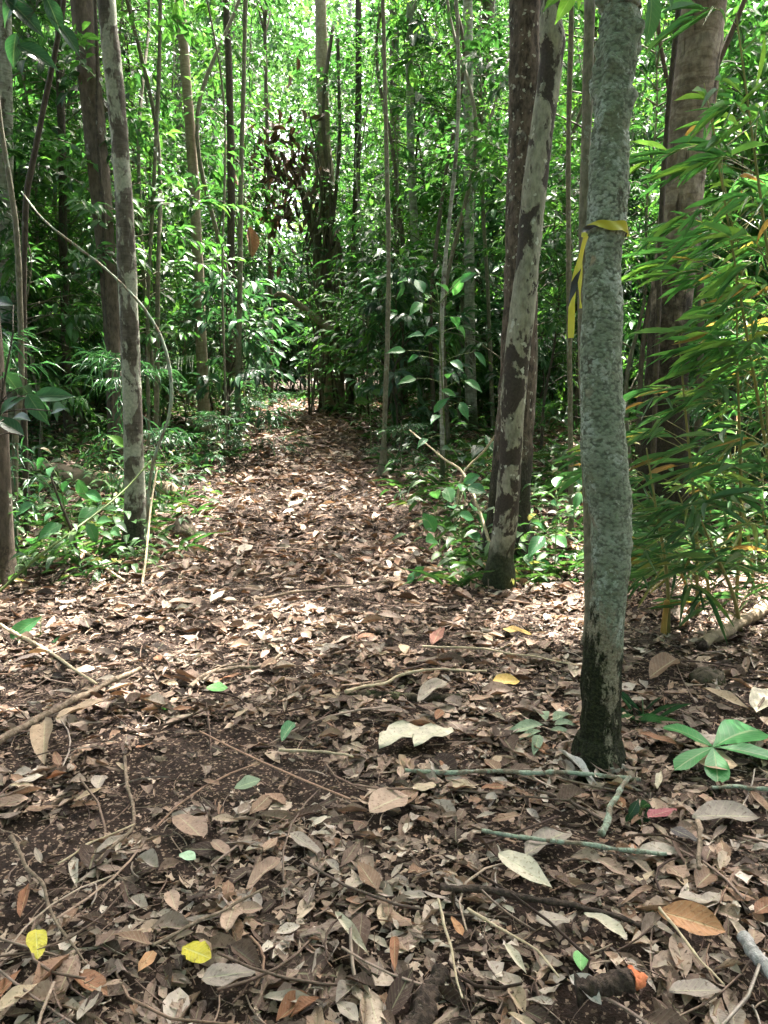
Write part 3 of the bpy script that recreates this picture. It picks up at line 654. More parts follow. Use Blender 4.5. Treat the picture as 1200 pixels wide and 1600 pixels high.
# hanging vine: pale lichened liana from the left corner down to the foot of the patchy tree
Yv = Y8 - 0.35
lv = [(38, 318, 5), (70, 345, 6), (120, 385, 7), (165, 420, 7), (215, 470, 8), (246, 515, 9), (262, 560, 9), (268, 610, 9), (264, 650, 9), (250, 690, 9), (238, 730, 9), (231, 790, 9), (228, 862, 9)]
P, r = px_pts(lv, Yv); P[-1][2] = float(G(P[-1][0], P[-1][1])) - 0.03
P[0] = at(34, 300, 5.5)
base = onG(P[-1]); o = thing('liana', 'pale lichened liana sagging from the upper left and curving down beside the patchy tree', 'vine', base)
V, F = tube(P, np.array(r) * .55, 120, 10, rough(0.003, 30, 3)); link('stem', mesh('stem', V - base, F, M['lichstick']), o)

# unseen tall trees added around and behind the standpoint; their crowns shade the trail
for k, (x, y, h, rr) in enumerate([(-3.4, 1.2, 7.5, .13), (3.4, 0.8, 8, .15), (-1.8, -2.6, 8, .16), (1.6, -3.0, 8, .14), (-4.6, 2.6, 8.5, .12), (4.8, 3.2, 9, .14), (0.2, -5.4, 8.5, .15), (-5.2, -1.6, 8, .14), (5.4, -1.8, 8.5, .14), (2.9, 3.4, 8.2, .1), (-2.7, 3.0, 8.6, .1)]):
    b = onG([x, y, 0]); o = thing('shade_tree', 'tall forest tree out of view, added for its crown to shade the trail', 'tree', b, 'unseen trees added to shade the trail')
    rg = RS(900 + k); P = [b - [0, 0, .1]] + [b + [rg.normal() * .15, rg.normal() * .15, h * f] for f in (.25, .5, .75, 1)]
    V, F = tube(P, np.linspace(rr, rr * .45, 5), 60, 16, rough(0.008, 8, 600 + k)); link('trunk', mesh('trunk', V - b, F, M[('bk_brown', 'bk_grey', 'bk_tan')[k % 3]]), o)
    cc, (V, F, A) = crown_leaves(P[-1], (2.6, 2.6, 1.2), 40, 26, 7, 0.18, 700 + k)
    link('crown', mesh('crown', V - b, F, M['canopy'], A), o)
    for c in cc[:6]:
        V, F = limb([P[-2], (P[-1] + c) / 2 - [0, 0, .2], c], .05, .01, 8, 6); link('branch', mesh('branch', V - b, F, M['bk_brown']), o)
#PART3
# ------------------------------------------------------------------ understorey saplings: a few kinds, each copied with its parts
LT = {'small': [leaf_t(3, 'ellip', .25, -.25), leaf_t(3, 'ovate', .2, -.4)], 'broad': [leaf_t(4, 'acum', .25, -.35), leaf_t(4, 'ellip', .2, -.5)],
      'fine': [leaf_t(3, 'ellip', .15, -.15)], 'big': [leaf_t(5, 'acum', .25, -.3, .03), leaf_t(5, 'ellip', .2, -.5, .03)], 'lance': [leaf_t(4, 'lance', .3, -.4), leaf_t(4, 'lance', .3, -.7)]}
SPEC = {'small': (.085, .42, 9, (.25, .5)), 'broad': (.17, .38, 6, (.2, .4)), 'fine': (.055, .34, 16, (.28, .5)), 'big': (.25, .36, 5, (.25, .45)), 'lance': (.15, .15, 9, (.2, .4))}
def make_sapling(seed, H, sp, dens=1.0, mat='leaf', low=0.15):
    rg = RS(seed); L, Wd, K, tl = SPEC[sp]
    P = [np.array([0, 0, -.05])]; lean = rg.normal(size=2) * .06
    for k in range(1, 6): P.append(np.array([lean[0] * k * H / 5 + rg.normal() * .05, lean[1] * k * H / 5 + rg.normal() * .05, H * k / 5]))
    r0 = 0.006 + 0.0042 * H; parts = [tube(P, np.linspace(r0, .004, 6), 24, 6, None)]
    C = spline(np.array(P), 60)
    nb = int((10 + 7 * H) * dens); tp, td, tt = [], [], []
    for k in range(nb):
        f = low + (1 - low) * rg.rand() ** 0.8; a = C[int(f * 59)]
        an = rg.rand() * 6.283; ln = (0.25 + 0.75 * rg.rand()) * (0.35 + 0.16 * H) * (1.15 - 0.7 * f)
        d = np.array([math.cos(an), math.sin(an), 0.15 + 0.5 * rg.rand()]); e = a + d * ln; e[2] -= .12 * ln
        m = a + d * ln * .5 + [0, 0, .05 * ln]
        parts.append(limb([a, m, e], .004 + .0012 * H, .002, 5, 4))
        br = spline(np.array([a, m, e]), 12); n = max(2, int(ln * 7)); tone = rg.rand()
        for q in range(n):
            tp.append(br[rg.randint(3, 12)]); dd = d + rg.normal(size=3) * .7; td.append(dd); tt.append(np.clip(tone + rg.normal() * .2, 0, 1))
        tp.append(e); td.append(d); tt.append(tone)
    s = sprays(rg, np.array(tp), np.array(td), K, tl[0] + (tl[1] - tl[0]) * rg.rand(len(tp)), L, Wd, droop=.45, tone=np.array(tt))
    V, F, A = place_mix(LT[sp], *s, rg); SV, SF = cat_(*parts)
    return mesh('stem', SV, SF, M['bk_dstem' if seed % 2 else 'bk_stem']), mesh('foliage', V, F, M[mat], A)
def make_palm(seed, nf=9, H=1.2, mat='dark'):
    rg = RS(seed); st, lf = [], []
    for k in range(nf):
        an = k * 2.4 + rg.rand() * .5; el = .7 + .6 * rg.rand(); ln = H * (.8 + .5 * rg.rand())
        d = np.array([math.cos(an), math.sin(an), 0]); P = [np.array([0, 0, 0.0]), d * ln * .25 + [0, 0, ln * el * .45], d * ln * .6 + [0, 0, ln * el * .62], d * ln + [0, 0, ln * el * .42]]
        C = spline(np.array(P), 40); st.append(limb(P, .009, .002, 14, 4)); T = norm(np.gradient(C, axis=0)); S = norm(np.cross(T, [0, 0, 1.0]))
        ix = np.arange(10, 40); 
        for sg in (1, -1):
            n = len(ix); xd = S[ix] * sg + T[ix] * .55 + [0, 0, -.25] + rg.normal(size=(n, 3)) * .07
            lL = ln * .30 * np.sin(np.linspace(.5, 2.9, n)) + .03
            lf.append(place(LT['lance'][0], C[ix], xd, np.tile([0, 0, 1.0], (n, 1)) + rg.normal(size=(n, 3)) * .15, lL, lL * .12, np.full(n, .3 + .5 * rg.rand())))
    V, F, A = cat_(*lf); SV, SF = cat_(*st)
    return mesh('stalk', SV, SF, M['bkgreen']), mesh('foliage', V, F, M[mat], A)
KINDS = []
sd = 1000
for sp, mat, Hs in (('small', 'leaf', (2.2, 3.6, 5.5, 7.0)), ('broad', 'dark', (1.8, 3.0, 5.0)), ('broad', 'leaf', (2.6, 4.5, 6.5)), ('fine', 'lime', (3.0, 5.0, 7.0)), ('small', 'lime', (4.0, 6.5)), ('lance', 'dark', (1.6, 2.6, 4.0)), ('lance', 'leaf', (3.2, 5.5)), ('big', 'dark', (2.4, 4.0, 5.5)), ('big', 'leaf', (3.2, 5.0))):
    for H in Hs:
        sd += 1; KINDS.append((sp, mat, H, make_sapling(sd, H, sp, 1.0, mat)))
PALMS = [make_palm(31, 9, 1.3, 'dark'), make_palm(32, 8, 1.0, 'leaf'), make_palm(33, 10, 1.6, 'leaf')]
WORD = {'big': 'large-leaved', 'small': 'small-leaved', 'broad': 'broad-leaved', 'fine': 'fine-leaved', 'lance': 'narrow-leaved'}
rg = RS(77)
def put(kind, x, y, sc_, rz, side):
    sp, mat, H, (ms, mf) = kind
    b = onG([x, y, 0]); far = 'far' if y > 12 else 'near'
    tall = 'tall' if H * sc_ > 3.4 else 'low'
    tone = {'leaf': 'green', 'dark': 'dark green', 'lime': 'bright green'}[mat]
    where = ('in the thicket left of the trail' if side < 0 else 'in the thicket right of the trail' if side > 0 else 'in the thicket beyond the bend of the trail')
    o = thing('understorey_sapling', f'{tall} {WORD[sp]} {tone} sapling {where}', 'sapling', b, f'{tall} {WORD[sp]} {tone} saplings {where}', rz)
    o.scale = (sc_,) * 3
    link('stem', ms, o); link('foliage', mf, o)
tries = 0; cnt = 0; placed = []
while cnt < 340 and tries < 20000:
    tries += 1
    y = 5.0 + 15.0 * rg.rand() ** 0.95; x = (rg.rand() * 2 - 1) * (0.56 * y + 1.6)
    off = x - float(path_x(y)); hw = float(path_hw(y)); bend = y > 16.5
    if not bend and abs(off) < hw + 0.22: continue
    if min([9] + [math.hypot(x - a, y - b) for a, b in placed]) < 0.34: continue
    side = 0 if bend else (1 if off > 0 else -1)
    ok = [k for k in KINDS if (k[2] < 3.3 or abs(off) > hw + 0.6) and (y > 7.5 or k[2] < 4.2) and (y > 6.3 or k[2] < 2.5)]
    k = ok[rg.randint(len(ok))]
    # leave the openings that let the sun through to the trail
    tip = np.array([[x + dx, y + dy, float(G(x, y)) + z] for z in (k[2] * .5, k[2] * .75, k[2]) for dx, dy in ((0, 0), (.4, 0), (-.4, 0), (0, .4), (0, -.4))])
    if in_gap(tip).mean() > (.2 if abs(off) < 2.2 else .5): continue
    if y < 9 and abs(off) < hw + 0.6 and k[2] > 2.7: continue
    pxx = 600 + FPX * x / y
    if any(abs(pxx - tx) < 55 * (1 if k[2] > 2 else .6) and y < tY for tx, tY in ((318, 9.6), (180, 7.6), (205, 5.7), (732, 9.5), (515, 14.0), (371, 8.6), (800, 5.2), (601, 7.6))) and k[2] > 1.5: continue
    if y < 7.2 and k[2] > 2.0: continue
    if k[0] == 'big' and (rg.rand() < .5 or y < 8.5): continue
    if k[0] == 'broad' and y < 7.5 and rg.rand() < .75: continue
    if y < 6 and off > 0 and abs(x) < .45 * y: continue
    placed.append((x, y)); cnt += 1
    put(k, x, y, 0.85 + 0.3 * rg.rand(), rg.rand() * 6.28, side)
for k in range(9):
    y = 9 + 4 * rg.rand(); s_ = 1 if rg.rand() < .5 else -1; x = float(path_x(y)) + s_ * (float(path_hw(y)) + 1.6 + 2.2 * rg.rand())
    a = PALMS[k % 3]; w = 'left' if s_ < 0 else 'right'
    o = thing('palm_seedling', f'low feathery palm growing in the undergrowth {w} of the trail', 'palm', onG([x, y, 0]), f'small palms {w} of the trail', rg.rand() * 6.28)
    q = .6 + .5 * rg.rand(); o.scale = (q, q, q); link('stalk', a[0], o); link('foliage', a[1], o)

# thin straight poles reaching up through the thicket
POLE = []
for k in range(5):
    g_ = RS(140 + k); P = [np.array([0, 0, -.1])] + [np.array([g_.normal() * .07 * q_, g_.normal() * .07 * q_, 1.6 * q_]) for q_ in range(1, 6)]
    rr = .011 + .005 * k; st = tube(P, np.linspace(rr, rr * .4, 6), 40, 8, rough(.002, 15, k)); C = spline(np.array(P), 50)
    ix = g_.randint(14, 50, 40); dd = rdir(g_, 40) * [1, 1, .4]; s = place_mix(LT['small'], *sprays(g_, C[ix], dd, 6, .3 + .3 * g_.rand(40), .10, .42), g_)
    POLE.append((mesh('stem', st[0], st[1], M[('bk_stem', 'bk_dstem', 'bk_grey', 'bk_stem', 'bk_brown')[k]]), mesh('foliage', s[0], s[1], M['leaf'], s[2])))
rg = RS(141); cnt = 0
while cnt < 90:
    y = 6.5 + 11 * rg.rand(); x = (rg.rand() * 2 - 1) * (.54 * y + .8); off = x - float(path_x(y))
    if abs(off) < float(path_hw(y)) + .15: continue
    cnt += 1; k = rg.randint(5); w = 'left' if off < 0 else 'right'
    cw = ('pale', 'blackish', 'grey', 'mottled', 'brown')[k]
    o = thing('pole_sapling', f'thin straight {cw} pole rising through the thicket {w} of the trail', 'sapling', onG([x, y, 0]), f'thin {cw} poles in the thicket {w} of the trail', rg.rand() * 6.28)
    q = .8 + .35 * rg.rand(); o.scale = (q, q, q); link('stem', POLE[k][0], o); link('foliage', POLE[k][1], o)

# farther trees between the thicket and the distant wood
TRK = []
for k in range(4):
    g_ = RS(40 + k); P = [np.array([0, 0, -.2])] + [np.array([g_.normal() * .12, g_.normal() * .12, 14 * f]) for f in (.2, .45, .7, 1)]
    TRK.append(mesh('trunk', *tube(P, np.linspace(.15, .07, 5), 40, 12, rough(.01, 6, 40 + k)), M[('bk_grey', 'bk_brown', 'bk_tan', 'bk_dark')[k]]))
CRW = []
for k in range(3):
    cc, (V, F, A) = crown_leaves(np.array([0, 0, 8.5]), (2.0, 2.0, 3.8), 34, 13, 7, .2, 1300 + k, cull=False); CRW.append(mesh('crown', V, F, M['far'], A))
rg = RS(78)
for k in range(40):
    y = 13 + 14 * rg.rand(); x = (rg.rand() * 2 - 1) * (.55 * y + 1)
    if abs(x - float(path_x(y))) < 1.6 and y < 17: continue
    if in_gap(np.array([[x + dx, y + dy, z] for z in (5, 7, 9, 11) for dx in (-1.5, 0, 1.5) for dy in (-1.5, 0, 1.5)])).any(): continue
    kt = rg.randint(4); tw_ = ('grey', 'brown', 'tan', 'dark')[kt]; wh = 'left of the trail' if x < path_x(y) - .5 else 'right of the trail' if x > path_x(y) + .5 else 'beyond the trail bend'
    o = thing('forest_tree', f'straight slim {tw_} tree of the wood behind the thicket {wh}', 'tree', onG([x, y, 0]), f'slim {tw_} trees behind the thicket {wh}', rg.rand() * 6.28)
    q = .6 + .6 * rg.rand(); o.scale = (q, q, .85 + .3 * rg.rand()); link('trunk', TRK[kt], o); link('crown', CRW[rg.randint(3)], o)

# distant wood, one mass
rg = RS(79); nc = 1300
c = np.stack([(rg.rand(nc) * 2 - 1) * 30, 20 + 22 * rg.rand(nc) ** .9, 0 * rg.rand(nc)], 1)
c[:, 2] = np.interp(c[:, 1], _gy, _gz) + 0.2 + 15 * rg.rand(nc) ** 1.4
n = 130; P = (c[:, None] + norm(rg.normal(size=(nc, n, 3))) * (rg.rand(nc, n, 1) ** .5) * (1.0 + .9 * rg.rand(nc, 1, 1)) * [1.3, 1.3, .9]).reshape(-1, 3)
tone = np.repeat(rg.rand(nc), n); N = len(P)
s = place(DIA, P, rg.normal(size=(N, 3)) + [0, 0, -.5], rg.normal(size=(N, 3)) * .6 + [0, 0, 1.0], .13 + .32 * rg.rand(N) ** 2 + .06 * np.repeat(rg.rand(nc), n), .07 + .12 * rg.rand(N) ** 2, np.clip(tone * .85 + .15 * rg.rand(N), 0, 1))
nc = 1000; c = np.stack([(rg.rand(nc) * 2 - 1) * 36, 36 + 14 * rg.rand(nc), 0 * rg.rand(nc)], 1); c[:, 2] = np.interp(c[:, 1], _gy, _gz) + 22 * rg.rand(nc) ** 1.2
n = 80; P = (c[:, None] + norm(rg.normal(size=(nc, n, 3))) * (rg.rand(nc, n, 1) ** .5) * 2.2).reshape(-1, 3); N = len(P)
s2 = place(DIA, P, rg.normal(size=(N, 3)), rg.normal(size=(N, 3)) * .6 + [0, 0, 1.0], .38 + .2 * rg.rand(N), .20 + .1 * rg.rand(N), np.clip(np.repeat(rg.rand(nc), n) * .7 + .3 * rg.rand(N), 0, 1))
# unseen wood beside and behind the standpoint, added to block low sky light
nc = 560; th = np.pi * (.86 + 1.28 * rg.rand(nc)); rd = 13 + 7 * rg.rand(nc); c = np.stack([np.cos(th) * rd * 1.15, 4 + np.sin(th) * rd, .3 + 12 * rg.rand(nc)], 1); c = c[~((c[:, 1] > 2) & (np.abs(c[:, 0]) < .62 * c[:, 1] + 4))]; nc = len(c)
n = 80; P = (c[:, None] + norm(rg.normal(size=(nc, n, 3))) * (rg.rand(nc, n, 1) ** .5) * 1.7).reshape(-1, 3); N = len(P)
s3 = place(DIA, P, rg.normal(size=(N, 3)), rg.normal(size=(N, 3)) * .6 + [0, 0, 1.0], .36 + .2 * rg.rand(N), .18 + .1 * rg.rand(N), np.clip(np.repeat(rg.rand(nc), n) * .7 + .3 * rg.rand(N), 0, 1))
s = cat_(s, s2, s3)
tag(link('distant_forest', mesh('distant_forest', s[0], s[1], M['far'], s[2])), 'distant sunlit green forest filling the gaps between the trunks', 'forest', kind='stuff')

# low undergrowth mass on both sides of the trail
rg = RS(80); n = 3300
y = 4.6 + 14 * rg.rand(n) ** 1.2; x = (rg.rand(n) * 2 - 1) * (.56 * y + 1.2); off = np.abs(x - path_x(y)); hw = path_hw(y)
m = (off > hw + .05 + .3 * rg.rand(n)) | (y > 17); x, y = x[m], y[m]; n = len(x)
z = G(x, y); out = []
Kb = 9
an = rg.rand(n, Kb) * 6.283; d = np.stack([np.cos(an), np.sin(an), .5 + 1.1 * rg.rand(n, Kb)], -1)
p0 = np.repeat(np.stack([x, y, z], 1)[:, None], Kb, 1) + rg.normal(size=(n, Kb, 3)) * [.06, .06, .0]
hgt = (.05 + .35 * rg.rand(n, Kb) ** 1.5)[..., None] * d
grassy = rg.rand(n) < .5
for msk, tm, L0, w in ((grassy, LT['lance'], .24, .06), (~grassy, LT['broad'], .095, .42)):
    k = int(msk.sum()) * Kb; pos = (p0 + hgt * (0 if w < .1 else 1))[msk].reshape(-1, 3); xd = (d * [1, 1, .9 if w < .1 else .1])[msk].reshape(-1, 3) + rg.normal(size=(k, 3)) * .2
    L = L0 * (.5 + .9 * rg.rand(k)); out.append(place_mix(tm, pos, xd, np.tile([0, 0, 1.], (k, 1)) + rg.normal(size=(k, 3)) * .3, L, L * w, np.repeat(rg.rand(msk.sum()), Kb) * .7 + .3 * rg.rand(k), rg))
V, F, A = cat_(*out)
tag(link('undergrowth', mesh('undergrowth', V, F, M['under'], A)), 'low green undergrowth of blades and seedlings along both sides of the trail', 'undergrowth', kind='stuff')
#PART4
# photo pixels: leaf base, leaf tip, width / length
FALL = [
 ('bright yellow crumpled leaf on the litter, the one right of the other yellow leaf', (286, 1508), (331, 1524), .75, 'torn', 'd_yellow'),
 ('dull yellow leaf on the litter near the lower left corner', (58, 1478), (62, 1522), .85, 'ovate', 'd_yellow'),
 ('small bright lime-green leaf lying flat on the middle of the trail', (323, 1090), (357, 1088), .8, 'round', 'd_lime'),
 ('ribbed sage-green leaf lying on the dark scraped soil', (367, 1246), (408, 1238), .95, 'round', 'd_sage'),
 ('narrow dark green leaf lying on the trail', (440, 1172), (460, 1140), .5, 'ellip', 'd_green'),
 ('tiny mint-green leaf lying below the brown holed leaf', (281, 1358), (307, 1363), .6, 'ellip', 'd_mint'),
 ('upright tan leaf with a pointed foot at the left edge of the scraped soil', (72, 1140), (68, 1206), .5, 'ellip', 'd_tan'),
 ('pinkish brown leaf on dark soil left of centre, with small holes', (278, 1290), (318, 1330), .7, 'round', 'd_mauve'),
 ('large pale torn leaf at the centre of the picture, the left of a pair', (592, 1186), (664, 1146), .62, 'torn', 'd_pale'),
 ('large pale torn leaf at the centre of the picture, the right of a pair', (646, 1182), (704, 1148), .7, 'torn', 'd_pale'),
 ('blue-grey slab of bark lying near the torn pale leaves', (652, 1112), (698, 1080), .42, 'ellip', 'd_grey'),
 ('salmon red leaf on the right of the trail above the bark slab', (676, 1022), (690, 988), .7, 'ovate', 'd_red'),
 ('pale green-grey pointed leaf below the thin lichened stick', (778, 1362), (862, 1408), .5, 'lance', 'd_pale'),
 ('rounded pinkish grey leaf right of the scraped soil', (577, 1290), (636, 1262), .7, 'ellip', 'd_mauve'),
 ('dark purple-red leaf near the right edge, below the five-leaved seedling', (1012, 1302), (1056, 1282), .5, 'ovate', 'd_purple'),
 ('long orange-brown leaf at the lower right', (1026, 1452), (1132, 1484), .34, 'ellip', 'd_orange'),
 ('long narrow cream leaf above the lower right corner sticks', (912, 1452), (980, 1490), .28, 'ellip', 'd_pale'),
 ('white curled leaf cut by the bottom edge', (888, 1558), (938, 1604), .4, 'curl', 'd_white'),
 ('bright lime oval leaf standing behind the orange-ended stick', (906, 1548), (906, 1514), .7, 'ellip', 'd_lime'),
 ('golden curled leaf lying right of the grey bark slab', (768, 1084), (812, 1076), .36, 'ellip', 'd_gold'),
 ('cream strip of leaf lying near the foot of the lichened tree', (872, 1194), (934, 1242), .16, 'lance', 'd_white'),
 ('pale yellow narrow leaf standing right of the lichened stick end', (1026, 1256), (1032, 1220), .36, 'lance', 'd_pale'),
 ('rust brown leaf leaning against the pale stone by the lichened tree', (990, 1218), (972, 1172), .5, 'ovate', 'd_mauve'),
 ('rust-coloured long leaf left of the five-leaved seedling', (996, 1166), (1066, 1186), .28, 'acum', 'd_rust'),
 ('rounded pale leaf under the five-leaved seedling', (1080, 1204), (1152, 1218), .55, 'round', 'd_tan'),
 ('pale grey leaf fragment standing at the lower centre', (836, 1466), (890, 1462), .6, 'ovate', 'd_grey'),
 ('long olive grey leaf lying by the right edge', (1080, 1296), (1186, 1292), .26, 'ellip', 'd_grey'),
 ('dark slate-coloured curled leaf beside the purple-red leaf', (1046, 1318), (1090, 1336), .7, 'ovate', 'd_dark'),
 ('brown leaf curling over the right edge below the seedling', (1170, 1256), (1212, 1310), .35, 'acum', 'd_brown'),
 ('silvery shredded leaf under the thin lichened stick', (820, 1362), (888, 1308), .55, 'torn', 'd_grey'),
 ('salmon pink leaf fragment at the lower centre', (722, 1490), (704, 1458), .55, 'lance', 'd_orange'),
 ('cream narrow leaf slanting at the bottom centre', (788, 1504), (822, 1548), .35, 'lance', 'd_pale'),
 ('pale straw-coloured leaf blade slanting left of the bottom centre', (524, 1450), (576, 1514), .22, 'lance', 'd_pale'),
 ('large grey-brown leaf at the bottom edge below the bright yellow leaf', (316, 1560), (400, 1546), .5, 'ovate', 'd_grey'),
 ('orange-brown small leaf between the two yellow leaves', (216, 1550), (242, 1516), .75, 'obov', 'd_orange'),
 ('purplish long leaf lying between the holed leaf and the pale blade', (386, 1414), (440, 1362), .3, 'ellip', 'd_mauve'),
 ('rust-red strip of bark near the left edge', (34, 1460), (46, 1396), .3, 'lance', 'd_rust'),
 ('pale stiff leaf standing in the trail beyond the small stick', (330, 952), (354, 930), .6, 'ovate', 'd_pale'),
 ('cream leaf with a curled rim at the right edge above the seedling', (1180, 1128), (1206, 1088), .7, 'round', 'd_pale'),
 ('large tan leaf lying right of the cut log end', (1096, 1092), (1172, 1118), .3, 'lance', 'd_tan'),
 ('wide brown leaf by the dark hollow near the lichened tree', (1014, 1074), (1058, 1040), .5, 'ellip', 'd_brown'),
 ('olive pale leaf right of the salmon red leaf', (786, 994), (830, 1002), .5, 'ovate', 'd_gold'),
 ('tan pointed leaf along the long grey branch on the left', (90, 1140), (180, 1108), .3, 'acum', 'd_tan'),
 ('fallen pale green leaf on the sunlit part of the trail', (452, 800), (480, 784), .5, 'ovate', 'd_mint'),
]
for f in FALL:
    a_, b_ = gp(*f[1]), gp(*f[2]); c_ = (a_ + b_) / 2; L_ = float(np.linalg.norm(a_ - b_)); SPOTS.append((c_[0], c_[1] - .01, L_ * (.28 + .35 * f[3])))
for px, py, q_ in ((905, 1582, .06), (945, 1580, .06), (990, 1570, .07), (660, 1585, .07), (1185, 1530, .06), (1120, 1005, .07)):
    c_ = gp(px, py); SPOTS.append((c_[0], c_[1], q_))
SPOTS = np.array(SPOTS)
# ------------------------------------------------------------------ leaf litter (uncountable carpet)
HI = [leaf_t(5, 'ellip', .15, -.04, .09, .4, .3, 5, 1, .12), leaf_t(5, 'acum', .2, .06, .10, -.3, -.4, 5, 2, .1), leaf_t(5, 'lance', .4, -.08, .05, 0, .5, 5, 3), leaf_t(5, 'obov', -.2, .08, .14, .4, .3, 5, 4, .35),
      leaf_t(5, 'ovate', .35, -.1, .10, 0, -.4, 5, 5, .25), leaf_t(5, 'ellip', .6, .05, .06, 0, .7, 5, 6), leaf_t(5, 'ellip', -.25, -.14, .16, -.5, .3, 5, 7, .45), leaf_t(5, 'ellip', .2, .05, .05, .2, .2, 5, 18)]
BRK = [leaf_t(4, 'ellip', .2, .06, .15, .3, .4, 3, 11, .5, cut=(.1, .55)), leaf_t(4, 'acum', .4, -.08, .15, 0, -.5, 3, 12, .6, cut=(.3, .7)), leaf_t(4, 'ovate', -.2, .1, .2, .4, .4, 3, 13, .7, cut=(.45, 1.0)), leaf_t(4, 'ellip', .9, .0, .1, 0, .8, 3, 14, .3, cut=(.2, .9)),
       leaf_t(4, 'round', .1, -.08, .22, .3, -.3, 3, 15, .8, cut=(.2, .6))]
MID = [leaf_t(4, 'ellip', .3, -.08, .12, .3, .4, 3, 1, .2), leaf_t(4, 'acum', -.3, .1, .12, .3, -.5, 3, 2), leaf_t(4, 'lance', .4, -.12, .05, 0, .6, 3, 3), leaf_t(4, 'obov', .5, .12, .1, 0, .5, 3, 4, .3)]
def scatter(rg, y0, y1, dens, xmax, Lm, Ls, tms, tilt, lift, frag=0.45):
    A = (y1 - y0) * (0.58 * (y0 + y1) / 2 + 1.0) * 2
    n = int(A * dens); y = y0 + (y1 - y0) * rg.rand(n); hx = .58 * y + 1.0; x = (rg.rand(n) * 2 - 1) * hx
    m = np.abs(x - path_x(y)) < xmax; x, y = x[m], y[m]; n = len(x)
    so = soil(x, y); fr = rg.rand(n) < frag
    keep = rg.rand(n) > so * np.where(fr, .84, .985); x, y, fr = x[keep], y[keep], fr[keep]; n = len(x)
    dd = (np.hypot(x[:, None] - SPOTS[None, :, 0], y[:, None] - SPOTS[None, :, 1]) / SPOTS[None, :, 2]).min(1); k_ = (dd > 1.0) | (rg.rand(n) < .12); x, y, fr = x[k_], y[k_], fr[k_]; n = len(x)
    L = np.exp(rg.normal(size=n) * Ls) * Lm; L[fr] *= .38
    L = np.clip(L, .012, .15)
    W = L * np.clip(.40 + .13 * rg.normal(size=n), .16, .75); W[fr] = L[fr] * (.25 + .7 * rg.rand(fr.sum()))
    an = rg.rand(n) * 6.283; xd = np.stack([np.cos(an), np.sin(an), rg.normal(size=n) * tilt * .7], 1)
    nd = np.stack([rg.normal(size=n) * tilt, rg.normal(size=n) * tilt, np.ones(n)], 1); nd[rg.rand(n) < .14] *= -1
    z = G(x, y) + lift * rg.rand(n) ** 1.6 + .004 + .10 * L * (tilt)
    pos = np.stack([x, y, z], 1) - norm(xd) * (L * .5)[:, None]
    # tone varies in drifts as well as leaf by leaf
    rnd = np.clip(.5 + .28 * fbm2(x, y, 2.2, 88, 2) * .6 + (rg.rand(n) - .5) * .95, 0, 1)
    if tms is HI:
        return cat_(place_mix(HI, pos[~fr], xd[~fr], nd[~fr], L[~fr], W[~fr], rnd[~fr], rg), place_mix(BRK, pos[fr], xd[fr], nd[fr], L[fr], W[fr] * 1.3, rnd[fr], rg))
    return place_mix(tms, pos, xd, nd, L, W, rnd, rg)
rg = RS(81)
def crumbs(rg, n):
    y = .9 + 4.2 * rg.rand(n) ** 1.3; x = (rg.rand(n) * 2 - 1) * (.56 * y + .6); k = rg.rand(n) < .25 - .08 * soil(x, y); x, y = x[k], y[k]; n = len(x)
    L = .004 + .024 * rg.rand(n) ** 3; an = rg.rand(n) * 6.283
    return place(leaf_t(3, 'round', .4, -.2, .2, 0, .5, 3, 2), np.stack([x, y, G(x, y) + .003 + .004 * rg.rand(n)], 1), np.stack([np.cos(an), np.sin(an), rg.normal(size=n) * .3], 1), rdir(rg, n, 1.5), L, L * (.3 + .7 * rg.rand(n)), np.clip(rg.rand(n) ** (1.2 + 2.2 * soil(x, y)), 0, 1))
def banked(rg, c, rad, n):
    an = rg.rand(n) * 6.283; q_ = rad + .14 * rg.rand(n) ** 1.4; x, y = c[0] + np.cos(an) * q_, c[1] + np.sin(an) * q_; u = 1 - (q_ - rad) / .14
    L = .035 + .06 * rg.rand(n); a2 = rg.rand(n) * 6.283; xd = np.stack([np.cos(a2), np.sin(a2), .25 * u], 1); nd = np.stack([np.cos(an) * .8 * u, np.sin(an) * .8 * u, np.ones(n)], 1) + rg.normal(size=(n, 3)) * .2
    return place_mix(HI, np.stack([x, y, G(x, y) + .012 + .045 * u * rg.rand(n)], 1) - norm(xd) * (L * .5)[:, None], xd, nd, L, L * (.3 + .25 * rg.rand(n)), rg.rand(n), rg)
parts = [banked(RS(1), b1, .085, 150), banked(RS(2), b2, .10, 130), banked(RS(3), b8, .09, 110), crumbs(RS(91), 30000), scatter(rg, .9, 2.5, 2900, 9, .060, .40, HI, .13, .026, .68), scatter(rg, 2.5, 4.6, 1250, 9, .068, .40, HI, .15, .028, .6),
         scatter(rg, 4.6, 9, 420, 4.5, .085, .35, MID, .34, .04, .3), scatter(rg, 9, 20, 170, 4.0, .12, .3, MID, .36, .05, .2)]
V, F, A = cat_(*parts)
tag(link('leaf_litter', mesh('leaf_litter', V, F, M['litter'], A)), 'carpet of dry brown and tan fallen leaves covering the trail', 'leaf litter', kind='stuff')
